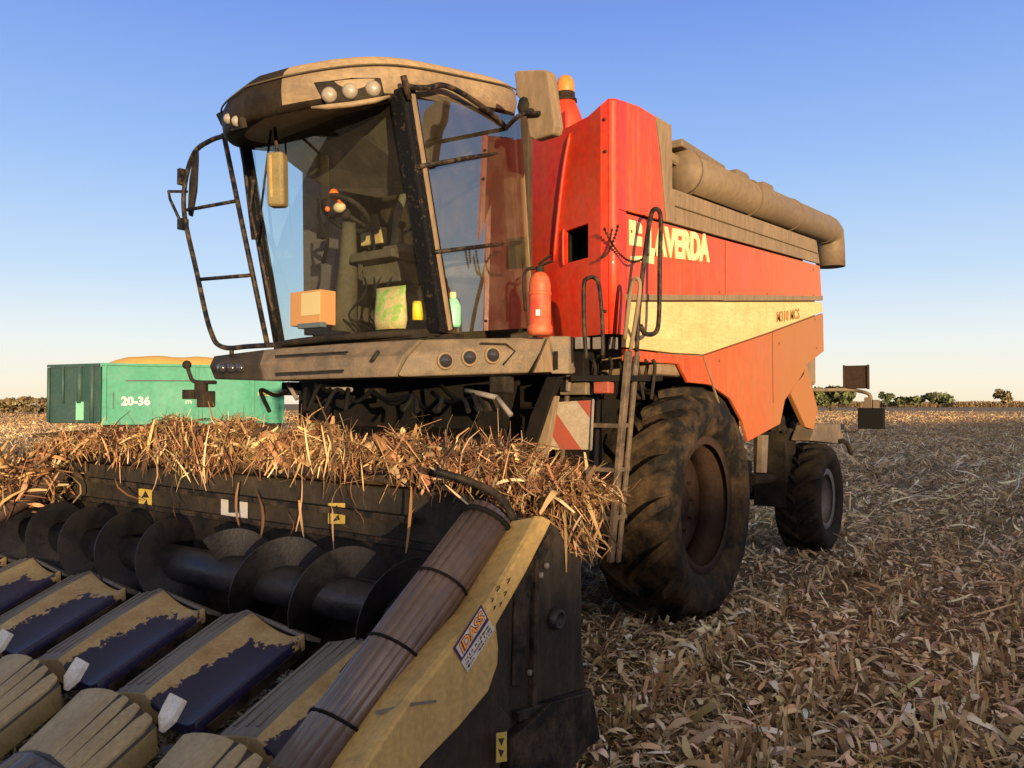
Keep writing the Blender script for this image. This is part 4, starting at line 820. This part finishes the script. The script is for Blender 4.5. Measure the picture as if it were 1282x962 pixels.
# stickers on the back frame
def K(px, py, dy=0): return PX(px, py, Y=2.853+dy)
for x0, y0, x1, y1, m_ in ((174, 612, 190, 637, 'stickyel'), (411, 630, 432, 656, 'stickyel'), (277, 624, 310, 652, 'stickwhite')):
    b = MB(); b.prism([K(x0, y1), K(x1, y1), K(x1, y0), K(x0, y0)], (0, -.002, 0)); so = b.build('warning_sticker', m_, back)
    b = MB(); w__ = x1-x0; h__ = y1-y0
    if m_ == 'stickyel': 
        b.prism([K(x0+w__*.2, y0+h__*.45, -.003), K(x0+w__*.8, y0+h__*.45, -.003), K(x0+w__*.5, y0+h__*.1, -.003)], (0, -.001, 0)); b.prism([K(x0+w__*.25, y0+h__*.9, -.003), K(x0+w__*.7, y0+h__*.8, -.003), K(x0+w__*.6, y0+h__*.55, -.003)], (0, -.001, 0))
    else:
        b.prism([K(287, 642, -.003), K(299, 642, -.003), K(299, 622, -.003), K(287, 622, -.003)], (0, -.006, 0))
    b.build('pictogram', 'ink', so)
# ------------------------------------------------------------------ straw heap on the header
heap_top = [(-6.45, .05), (-6.1, .14), (-5.7, .18), (-5.2, .24), (-4.7, .31), (-4.2, .29), (-3.7, .27), (-3.2, .24), (-2.7, .21), (-2.3, .20), (-2.0, .10), (-1.8, -.05), (-1.6, -.2)]
hx = np.array([p[0] for p in heap_top]); hz = np.array([p[1] for p in heap_top])
PAL = ([(.40, .24, .11), (.50, .33, .17), (.28, .14, .065), (.17, .08, .04), (.06, .035, .022), (.38, .27, .12), (.62, .47, .28)], [.20, .14, .22, .22, .15, .03, .05])
n = 13000; X = rng.uniform(-6.45, -1.74, n); X[:1600] = rng.uniform(-2.6, -1.74, 1600)
Y = 2.70+.58*rng.beta(1.5, 1.6, n)
H = np.interp(X, hx, hz)*(1-((Y-2.98)/.34)**2*.55)*(.84+.16*np.sin(X*9+Y*7))
Z = 1.33+H*(rng.random(n)**.5)
cen = np.c_[X, Y, Z]; ang = rng.uniform(0, 2*np.pi, n)
dirs = np.c_[np.cos(ang), np.sin(ang)*.8, rng.normal(0, .42, n)]
fr_ = Y < 2.78; dirs[fr_, 2] -= np.abs(rng.normal(.15, .4, fr_.sum()))
up = np.c_[rng.normal(0, .5, n), rng.normal(0, .5, n), np.ones(n)]
ln = rng.gamma(2.0, .055, n)+.03; wd = np.where(rng.random(n) < .8, rng.gamma(2.5, .0016, n)+.0015, rng.uniform(.008, .028, n))
pile1 = (cen, dirs, up, ln, wd, rng.normal(.10, .28, n), palette(n, *PAL, .35))
n = 420   # hanging fringe in front
X = rng.choice([-5.9, -5.3, -4.75, -4.4, -4.1, -3.5, -3.0, -2.5], n)+rng.normal(0, .14, n); X[:160] = rng.normal(-4.35, .2, 160); cen = np.c_[X, 2.74+rng.normal(0, .04, n), 1.40+rng.normal(0, .05, n)]
pile1b = (cen, np.c_[rng.normal(0, .5, n), rng.normal(-.15, .25, n), -np.abs(rng.normal(.8, .4, n))], np.c_[rng.normal(0, .4, n), -np.ones(n), rng.normal(.3, .3, n)], rng.gamma(3, .045, n)+.05, rng.uniform(.004, .014, n), rng.normal(.05, .12, n), palette(n, *PAL))
n = 800  # spill over the right end
t_ = rng.random(n)**.8; A = np.array([-2.1, 2.82, 1.40]); B = np.array([-1.76, 2.90, 1.10])
cen = A+(B-A)*t_[:, None]+np.c_[rng.normal(0, .06, n), rng.normal(0, .10, n), rng.normal(0, .04, n)]
pile1c = (cen, np.c_[rng.normal(.25, .4, n), rng.normal(0, .35, n), rng.normal(-.55, .35, n)], np.c_[rng.normal(.6, .3, n), rng.normal(-.2, .4, n), np.ones(n)], rng.gamma(3, .032, n)+.04, rng.uniform(.003, .011, n), rng.normal(.05, .1, n), palette(n, *PAL))
n = 320   # left end trailing tangle
cen = np.c_[rng.uniform(-6.5, -5.85, n), rng.uniform(2.3, 2.8, n), rng.uniform(.98, 1.32, n)]
pile1d = (cen, rng.normal(0, 1, (n, 3)), rng.normal(0, 1, (n, 3)), rng.gamma(3, .05, n)+.06, rng.uniform(.006, .03, n), rng.normal(.15, .2, n), palette(n, *PAL))
n = 13    # a few long leaves hanging down the frame
X = rng.uniform(-6, -2.2, n); cen = np.c_[X, np.full(n, 2.70), rng.uniform(1.05, 1.2, n)]
pile1e = (cen, np.c_[rng.normal(0, .25, n), rng.normal(0, .08, n), -np.ones(n)], np.c_[rng.normal(0, .3, n), -np.ones(n), np.zeros(n)], rng.uniform(.12, .34, n), rng.uniform(.006, .024, n), rng.normal(0, .25, n), palette(n, *PAL))
n = 260
X = rng.uniform(-6.3, -1.9, n); cen = np.c_[X, rng.uniform(2.74, 3.0, n), 1.33+np.interp(X, hx, hz)*rng.uniform(.15, .72, n)]; a_ = rng.uniform(0, 6.28, n)
pile1f = (cen, np.c_[np.cos(a_), np.sin(a_)*.6, rng.normal(-.1, .4, n)], np.c_[rng.normal(0, .5, n), rng.normal(-.5, .4, n), np.ones(n)], rng.uniform(.10, .26, n), rng.uniform(.02, .05, n), rng.normal(.3, .2, n), palette(n, *PAL))
args = [np.concatenate(z) for z in zip(pile1, pile1b, pile1c, pile1d, pile1e, pile1f)]
tag(strips('corn_straw', *args[:6], args[6], 'leaf', 5, twist=rng.normal(0, 1.3, len(args[0]))), 'tangled heap of dry corn stalks and leaves lying along the top of the header', 'straw', kind='stuff')
b = MB(); lo = []
for x, h in zip(np.linspace(-6.4, -2.1, 40), np.interp(np.linspace(-6.4, -2.1, 40), hx, hz)):
    h = max(.03, h*.72+random.uniform(-.03, .02)); lo.append([V((x, 2.90, 1.30)), V((x, 2.90, 1.32+h*.5)), V((x, 2.92, 1.3+h)), V((x, 3.12, 1.3+h*.6)), V((x, 3.2, 1.2))])
b.loft(lo); o = b.build('packed_chaff', mat('chaff', (.10, .06, .03), .9, 0, (.20, .12, .06), .5, 14, .6, 40, sharp=.4), None); tag(o, 'brown packed chaff under the loose corn stalks on the header', 'chaff', kind='stuff')
# ================================================================== FIELD
g = MB(); nx = 60; xs_ = [-700+1400*(i/nx) for i in range(nx+1)]
fm = mat('stubble_soil', (.10, .07, .04), .95, 0, (.22, .16, .09), .5, 1.5, .5, 25, sharp=.5)
b = MB(); vs = []; ring = [0, 3, 6, 10, 16, 25, 40, 70, 120, 250, 500, 900, 1600]
for r in ring:
    for j in range(64):
        a = 2*math.pi*j/64; x, y = r*math.cos(a)-2, r*math.sin(a)+5; vs.append(V((x, y, (.03*noise.noise(V((x*.35, y*.35, 0))) if r < 60 else 0)-.02)))
fs = [(i*64+j, i*64+(j+1) % 64, (i+1)*64+(j+1) % 64, (i+1)*64+j) for i in range(len(ring)-1) for j in range(64)]
b.add(vs, fs, 0, True); o = b.build('field', fm, None, origin=V((0, 0, 0))); tag(o, kind='structure')
# maize straw litter as stuff
n = 200000
th = YAW+rng.uniform(-.82, .82, n); rad = 2.2*np.exp(rng.random(n)**.85*math.log(190/2.2))
X = -np.sin(th)*rad; Y = np.cos(th)*rad
ang = rng.uniform(0, 2*np.pi, n); far = np.clip((rad-8)/22, 0, 1)
dirs = np.c_[np.cos(ang), np.sin(ang), rng.normal(0, .30, n)+far*rng.normal(.3, .7, n)]
ln = (rng.gamma(1.7, .045, n)+.03)*np.clip(rad/9, .95, 3.2); wd = np.where(rng.random(n) < .72, np.clip(ln, 0, .2)*rng.uniform(.04, .15, n), np.clip(ln, 0, .14)*rng.uniform(.15, .40, n))
Z = .0+np.abs(rng.normal(0, .022, n))+.01
up = np.c_[rng.normal(0, .45, n)*(1+far*2), rng.normal(0, .45, n)*(1+far*2), np.ones(n)]
GP = ([(.54, .42, .26), (.40, .285, .16), (.20, .13, .07), (.66, .54, .37), (.46, .40, .20), (.76, .66, .50), (.80, .77, .70)], [.22, .23, .23, .15, .04, .10, .03])
cols = palette(n, *GP)
farc = np.clip((rad-25)/60, 0, 1)[:, None]; cols = cols*(1-farc*np.array([-.35, .0, .35]))  # far leaves tinted warmer, the low sunlight put into their colour
patch = np.array([noise.noise(V((x*.45, y*.45, 3.1))) for x, y in zip(X, Y)]); cols = np.clip(cols*(1+.55*patch)[:, None]*(1+.16*np.cos(2*np.pi*X/.75))[:, None], .01, .85)
ln *= np.exp(rng.normal(0, .35, n)); Z += np.maximum(0, patch)*.05*rng.random(n)
tag(strips('stubble_litter', np.c_[X, Y, Z], dirs, up, ln, wd, rng.normal(.12, .24, n), cols, 'leaf', 4, twist=rng.normal(0, 1.1, n)), kind='stuff', label='crushed dry maize leaves and stalk pieces covering the whole field', cat='litter')
n = 7000
rad = 3.0*np.exp(rng.random(n)*math.log(70/3.0)); th = YAW+rng.uniform(-.8, .8, n); X = -np.sin(th)*rad; Y = np.cos(th)*rad
X = np.round(X/.75)*.75+rng.normal(0, .06, n)+.2; ok_ = np.abs(X+3.9) > 1.2; X, Y = X[ok_], Y[ok_]; n = len(X); h_ = rng.uniform(.06, .20, n)
tag(strips('cut_stubble', np.c_[X, Y, h_*.45], np.c_[rng.normal(0, .3, n), rng.normal(0, .3, n), np.ones(n)], rng.normal(0, 1, (n, 3)), h_, rng.uniform(.012, .026, n), rng.normal(.05, .1, n), palette(n, [(.42, .31, .17), (.30, .20, .10), (.55, .44, .28)], [.4, .35, .25]), 'leaf', 2, None, False), kind='stuff', label='short cut maize stubs standing in rows across the field', cat='stubble')
n = 2600
rad = 2.8*np.exp(rng.random(n)*math.log(30/2.8)); th = YAW+rng.uniform(-.8, .8, n); a_ = rng.uniform(0, 6.28, n)
tag(strips('husk_scraps', np.c_[-np.sin(th)*rad, np.cos(th)*rad, .04+rng.random(n)*.03], np.c_[np.cos(a_), np.sin(a_), rng.normal(.05, .16, n)], np.c_[rng.normal(0, .35, n), rng.normal(0, .35, n), np.ones(n)], rng.uniform(.05, .17, n), rng.uniform(.012, .042, n), rng.normal(.15, .2, n), palette(n, [(.66, .56, .42), (.76, .70, .60), (.56, .44, .28), (.80, .78, .74)], [.35, .2, .35, .1], .15), 'leaf', 4, twist=rng.normal(0, .8, n)), kind='stuff', label='pale papery husk scraps strewn over the crushed maize leaves', cat='litter')
# a few big pale husks near the camera
husk = [(800, 888), (820, 935), (1030, 910), (1010, 862), (1055, 925), (960, 770), (925, 765), (1040, 800), (1100, 815), (1180, 890), (1265, 893), (1075, 915), (1085, 912), (870, 870), (1120, 765), (968, 945), (1150, 880), (905, 925)]
hg = 'pale maize husks lying on the stubble'
hl = ['chalky white husk scrap beside the header end plate', 'white torn husk low beside the header end plate']
for i, (x, y) in enumerate(husk):
    p = PX(x, y, Z=.045); L_ = random.uniform(.13, .24) if i not in (0, 1) else .1
    cen = np.array([[0, 0, 0], [0.012, .01, .012], [-.01, .012, .004]])+np.array(p); a = random.uniform(0, 6.28)
    o = strips('maize_husk', cen, np.array([[math.cos(a+d), math.sin(a+d), random.uniform(-.1, .25)] for d in (0, .12, -.15)]), np.array([[random.gauss(0, .3), random.gauss(0, .3), 1]]*3), np.full(3, L_), np.full(3, random.uniform(.022, .04)), np.array([.12, .2, .05]), palette(3, [(.62, .52, .38) if i % 3 else (.72, .66, .60)], [1], .1), 'leaf', 5)
    tag(o, 'pale dry maize husk curled on the dark stubble', 'husk', hg)
# ================================================================== GRAIN TRAILER
TD = 28.
def at(px, D, z): q = PX(px, 505, D=D); return V((q.x, q.y, z))
c0, c1, c2 = at(61, 29.2, 0), at(127, 28.0, 0), at(356, 30.5, 0)
sd = (c2-c1).normalized(); nb = V((-sd.y, sd.x, 0)); nb = nb if nb.dot(_F) > 0 else -nb
zt_, zb_ = 3.04, 1.0
tr_ = thing('grain_trailer', 'turquoise grain trailer heaped with maize standing on the lit stubble behind the header', 'trailer', ((c1+c2)/2).to_tuple())
def up_(p, z): return V((p.x, p.y, z))
b = MB(); b.prism([up_(p, zb_) for p in (c1, c2, c2+nb*2.4, c1+nb*2.4)], (0, 0, zt_-zb_)); tb = b.build('trailer_body', 'green', tr_, .03)
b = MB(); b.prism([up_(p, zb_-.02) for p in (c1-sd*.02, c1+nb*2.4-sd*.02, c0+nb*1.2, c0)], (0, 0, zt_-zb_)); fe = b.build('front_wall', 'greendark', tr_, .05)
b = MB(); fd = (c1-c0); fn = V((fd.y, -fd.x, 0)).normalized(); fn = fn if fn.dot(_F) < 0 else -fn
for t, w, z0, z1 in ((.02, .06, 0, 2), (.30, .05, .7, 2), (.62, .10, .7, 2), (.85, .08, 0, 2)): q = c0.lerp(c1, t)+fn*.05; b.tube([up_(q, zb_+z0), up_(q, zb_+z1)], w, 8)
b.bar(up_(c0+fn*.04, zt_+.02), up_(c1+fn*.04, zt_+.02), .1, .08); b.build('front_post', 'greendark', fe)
b = MB(); q = c0.lerp(c1, .62)+fn*.04; b.bar(up_(q, 1.1), up_(q, 1.75), .35, .05, fn); b.build('front_window', 'jug', fe)
b = MB(); b.bar(up_(c1-sd*.05-nb*.03, zt_+.03), up_(c2-nb*.03, zt_+.03), .10, .08); b.bar(up_(c1-nb*.03, zb_), up_(c2-nb*.03, zb_), .08, .12)
for t in (.02, .485, .80, .98): b.bar(up_(c1.lerp(c2, t)-nb*.03, zb_), up_(c1.lerp(c2, t)-nb*.03, zt_), .06, .07, nb)
b.build('side_rib', 'green', tb)
b = MB(); b.bar(up_(c1.lerp(c2, .12)-nb*.03, 2.50), up_(c1.lerp(c2, .485)-nb*.03, 2.52), .02, .05); b.bar(up_(c1.lerp(c2, .06)-nb*.03, 1.5), up_(c1.lerp(c2, .06)-nb*.03, 2.1), .03, .02, nb); b.bar(up_(c1.lerp(c2, .51)-nb*.02, zb_), up_(c1.lerp(c2, .51)-nb*.02, zt_), .015, .02, nb); b.bar(up_(c1.lerp(c2, .825)-nb*.02, zb_), up_(c1.lerp(c2, .825)-nb*.02, zt_), .015, .02, nb); b.build('panel_gap', 'greendark', tb)
L_ = (c2-c1).length
text_mesh('20-36', 'white', tb, 'model_lettering', up_(c1.lerp(c2, .10)-nb*.03, 1.62), sd, (0, 0, 1), .32, L_*.15, .01, 0, .03)
text_mesh('ROLLAND', 'stickyel', tb, 'maker_lettering', up_(c1.lerp(c2, .845)-nb*.03, 1.98), sd, (0, 0, 1), .14, L_*.12, .01, 0, .02)
text_mesh('m', 'white', tb, 'small_lettering', up_(c1.lerp(c2, .44)-nb*.03, 1.68), sd, (0, 0, 1), .12, L_*.03, .01)
b = MB()
for t in (.35, .55): 
    q = c1.lerp(c2, t)
    for k in (.2, 2.0):
        b = MB(); b.lathe([(.3, -.2), (.55, -.2), (.62, -.1), (.62, .1), (.55, .2), (.3, .2)], up_(q+nb*k, .62), nb, 24, caps=True); b.build('wheel', 'rubber2', tr_)
b = MB(); b.bar(up_(c1+nb*1.2, .85), up_(c2+nb*1.2, .85), 1.0, .25); b.bar(up_(c1+nb*1.2, .7), up_(c1+nb*1.0-sd*2.2, .55), .2, .15); b.build('chassis', 'dark', tr_)
b = MB(); lo = []
for i in range(17):
    t = i/16; e_ = min(1, t/.14, (1-t)/.14); q = c1.lerp(c2, t); hh = .10+.36*e_+.03*math.sin(i*1.7)
    lo.append([up_(q+nb*k*2.4, zt_-.05+hh*(1-(2*k-1)**2*.9)) for k in (.02, .12, .25, .4, .5, .6, .75, .88, .98)])
b.loft(lo, 0, True, False, False); o = b.build('grain_heap', 'grain', None); tag(o, 'golden heap of maize grain filling the turquoise trailer', 'grain', kind='stuff')
# ================================================================== TREES AND MAIZE ON THE HORIZON
def tree(px, D, w, h, label, tone, name='tree', zbase=0, trunk=True, nleaf=900):
    base = at(px, D, zbase); t = thing(name, label, 'tree' if name == 'tree' else 'bush', base, 'trees on the horizon')
    b = MB(); b.tube([base, base+V((0, 0, h*.35)), base+V((.1, .1, h*.7))], [w*.06, w*.045, w*.01], 7)
    for k in range(4): a = k*1.6; b.tube([base+V((0, 0, h*(.28+.08*k))), base+V((math.cos(a)*w*.3, math.sin(a)*w*.3, h*(.5+.08*k)))], [w*.025, w*.008], 5)
    b.build('trunk', 'bark', t)
    cl = [(random.uniform(-.38, .38), random.uniform(-.38, .38), random.uniform(.30, .82)) for _ in range(9)]
    ps = []
    for _ in range(nleaf):
        c_ = random.choice(cl); d = np.array([random.gauss(0, 1) for _ in range(3)]); d /= np.linalg.norm(d); rr_ = random.uniform(.04, .24)
        ps.append([base.x+(c_[0]+d[0]*rr_)*w, base.y+(c_[1]+d[1]*rr_)*w, base.z+max(.04, c_[2]+d[2]*rr_*.8)*h])
    ps = np.array(ps); nn = len(ps); s_ = w*.075
    cols = palette(nn, [tuple(c*1.35 for c in tone), tuple(c*.75 for c in tone), tuple(c*1.8 for c in tone)], [.5, .25, .25], .25)
    strips('crown', ps, rng.normal(0, 1, (nn, 3)), rng.normal(0, 1, (nn, 3)), np.full(nn, s_*1.5)*rng.uniform(.6, 1.4, nn), np.full(nn, s_), np.zeros(nn), cols, 'foliage', 1, t, False)
for px, D, w, h, lab, tone, nm in (
  (1041, 170, 9.0, 5.6, 'broad dark green bush just beyond the rear of the combine', (.075, .085, .030), 'bush'),
  (1019, 165, 5.0, 4.6, 'leafy bush partly hidden behind the rear panel of the combine', (.07, .08, .03), 'bush'),
  (1110, 300, 5.0, 6.4, 'slim green tree beside the marker lamps of the combine', (.07, .085, .035), 'tree'),
  (1133, 310, 11, 4.6, 'low spreading green bush between the marker lamps and the round tree', (.08, .09, .04), 'bush'),
  (1176, 305, 11, 5.8, 'wide rounded tree alone above the standing maize', (.085, .10, .045), 'tree'),
  (1257, 300, 7.2, 7.4, 'tallest brownish tree near the right end of the horizon', (.14, .11, .055), 'tree'),
  (14, 125, 6.0, 2.6, 'low brown bush at the far left of the horizon', (.12, .09, .045), 'bush'),
  (50, 120, 4.5, 2.7, 'low brown bush touching the front of the turquoise trailer', (.11, .085, .045), 'bush')):
    tree(px, D, w, h, lab, tone, nm)
n = 9000; pxs = rng.uniform(985, 1330, n); Dd = 320+rng.uniform(0, 9, n)+(pxs-1020)*.02
qx = (pxs-641)/1000; base = np.outer(Dd, [_F.x, _F.y])/math.cos(PITCH)+np.outer(Dd*qx, [_R.x, _R.y])
hgt = 2.3+.5*np.sin(pxs*.15)*.3+rng.normal(0, .12, n)
zz = rng.random(n)*hgt
tag(strips('standing_maize', np.c_[base, zz], np.c_[rng.normal(0, .35, n), rng.normal(0, .35, n), np.ones(n)], rng.normal(0, 1, (n, 3)), rng.uniform(.6, 1.3, n), rng.uniform(.12, .35, n), rng.normal(.1, .1, n), palette(n, [(.20, .13, .06), (.14, .09, .045), (.26, .18, .09)], [.4, .3, .3], .2), 'leaf', 2), 'strip of dry standing maize along the right hand horizon', 'maize', kind='stuff')
# woodland behind the photographer: it is what shades the near field
EXPO = .95; SUN_A = math.radians(38); SUN_E = math.radians(3.3)
Sv = V((math.cos(SUN_A)*math.cos(SUN_E), -math.sin(SUN_A)*math.cos(SUN_E), math.sin(SUN_E)))
sh = V((math.cos(SUN_A), -math.sin(SUN_A), 0)); pn = V((math.sin(SUN_A), math.cos(SUN_A), 0))
WC = sorted(((x*pn.x+y*pn.y), z+(62-(x*sh.x+y*sh.y))*math.tan(SUN_E)) for x, y, z in ((-2.4, 5.8, .84), (-1.7, 2.5, .93), (-6.3, 2.5, .66), (-33, 12.6, 0), (-16, 68, 0), (60, 200, 1.0)))
def wood_h(nn): return np.interp(nn, [p[0] for p in WC], [p[1] for p in WC])
b = MB(); lo = []
for i in range(161):
    nn = -60+3*i; h = float(wood_h(nn)); c_ = sh*62+pn*nn
    lo.append([c_+sh*2+V((0, 0, 0)), c_+sh*2+V((0, 0, h*.9-.35)), c_+V((0, 0, h-.3)), c_-sh*2+V((0, 0, h*.9-.4)), c_-sh*2])
b.loft(lo); 
core = b
n = 26000; nn = -60+480*rng.random(n)**1.6; hh = wood_h(nn); k = rng.random(n)
cz = hh-.55+.55*rng.random(n)**.7+.18*np.sin(nn*1.9)*np.sin(nn*.7)
cz[k > .6] = (hh*rng.random(n))[k > .6]
cen = np.outer(nn, pn)+np.outer(62+rng.uniform(-2.3, 2.3, n), sh)+np.c_[np.zeros(n), np.zeros(n), cz]
tag(strips('woodland', cen, rng.normal(0, 1, (n, 3)), rng.normal(0, 1, (n, 3)), rng.uniform(.3, .7, n), rng.uniform(.2, .45, n), np.zeros(n), palette(n, [(.06, .07, .03), (.08, .07, .03), (.04, .05, .02)], [.4, .3, .3]), 'foliage', 1, None, False), kind='stuff', label='leafy windbreak of low trees behind the viewer that shades the stubble', cat='woodland')
w2 = core.build('woodland_core', mat('wood_core', (.03, .032, .016), .95), None); tag(w2, 'dense dark inside of the windbreak behind the viewer', 'woodland', kind='stuff')
# ================================================================== LIGHT, SKY, CAMERA
sun = bpy.data.lights.new('sun', 'SUN'); sun.energy = 4.6; sun.angle = math.radians(.53); sun.color = (1, .72, .40)
so = bpy.data.objects.new('sun', sun); C.objects.link(so); so.rotation_euler = Sv.to_track_quat('Z', 'Y').to_euler(); so.location = (20, -20, 15)
w = bpy.data.worlds.new('World'); bpy.context.scene.world = w; w.use_nodes = True
N = w.node_tree.nodes; L = w.node_tree.links
sky = N.new('ShaderNodeTexSky'); sky.sky_type = 'NISHITA'; sky.sun_disc = False; sky.sun_elevation = SUN_E; sky.sun_rotation = math.radians(90)+SUN_A
sky.air_density = 1.; sky.dust_density = .6; sky.ozone_density = 2.0
bg = N['Background']; bg.inputs['Strength'].default_value = .15
tc = N.new('ShaderNodeTexCoord'); sp = N.new('ShaderNodeSeparateXYZ'); L.new(tc.outputs['Generated'], sp.inputs[0])
mr = N.new('ShaderNodeMapRange'); mr.inputs['From Min'].default_value = -.02; mr.inputs['From Max'].default_value = .7; L.new(sp.outputs['Z'], mr.inputs['Value'])
rp = N.new('ShaderNodeValToRGB'); L.new(mr.outputs['Result'], rp.inputs['Fac'])
def lin(r, g, b_): return tuple(((c/255+.055)/1.055)**2.4 for c in (r, g, b_))+(1,)
stops = [(0, (255, 238, 200)), (.06, (255, 248, 228)), (.13, (240, 247, 248)), (.24, (200, 226, 253)), (.42, (158, 195, 250)), (.64, (120, 157, 238)), (.76, (122, 134, 168)), (1, (150, 140, 122))]
el = rp.color_ramp.elements
while len(el) < len(stops): el.new(.5)
for e_, (p_, c_) in zip(el, stops): e_.position = p_; e_.color = lin(*c_)
vm = N.new('ShaderNodeVectorMath'); vm.operation = 'SCALE'; vm.inputs['Scale'].default_value = 1/(.15*2**EXPO); L.new(rp.outputs['Color'], vm.inputs[0])
mx = N.new('ShaderNodeMix'); mx.data_type = 'RGBA'; mx.inputs[0].default_value = .93; L.new(sky.outputs['Color'], mx.inputs[6]); L.new(vm.outputs[0], mx.inputs[7])
dt = N.new('ShaderNodeVectorMath'); dt.operation = 'DOT_PRODUCT'; dt.inputs[1].default_value = Sv; L.new(tc.outputs['Generated'], dt.inputs[0])
cl = N.new('ShaderNodeMath'); cl.operation = 'MAXIMUM'; cl.inputs[1].default_value = 0; L.new(dt.outputs['Value'], cl.inputs[0])
pw = N.new('ShaderNodeMath'); pw.operation = 'POWER'; pw.inputs[1].default_value = 3.0; L.new(cl.outputs[0], pw.inputs[0])
gl = N.new('ShaderNodeVectorMath'); gl.operation = 'SCALE'; gl.inputs[0].default_value = tuple(c*1.1/(.15*2**EXPO) for c in (1, .66, .36)); L.new(pw.outputs[0], gl.inputs['Scale'])
sm = N.new('ShaderNodeVectorMath'); sm.operation = 'ADD'; L.new(mx.outputs[2], sm.inputs[0]); L.new(gl.outputs[0], sm.inputs[1])
L.new(sm.outputs[0], bg.inputs['Color'])
sc = bpy.context.scene
cam = bpy.data.cameras.new('camera'); co = bpy.data.objects.new('camera', cam); C.objects.link(co)
co.location = CAM; co.rotation_euler = (math.radians(90)+PITCH, 0, YAW); cam.sensor_width = 36; cam.lens = 36*FPX/1282; cam.clip_end = 4000; cam.clip_start = .05
sc.camera = co
sc.view_settings.view_transform = 'Standard'; sc.view_settings.look = 'None'; sc.view_settings.gamma = 1; sc.view_settings.exposure = EXPO
sc.cycles.transparent_max_bounces = 16; sc.cycles.max_bounces = 8
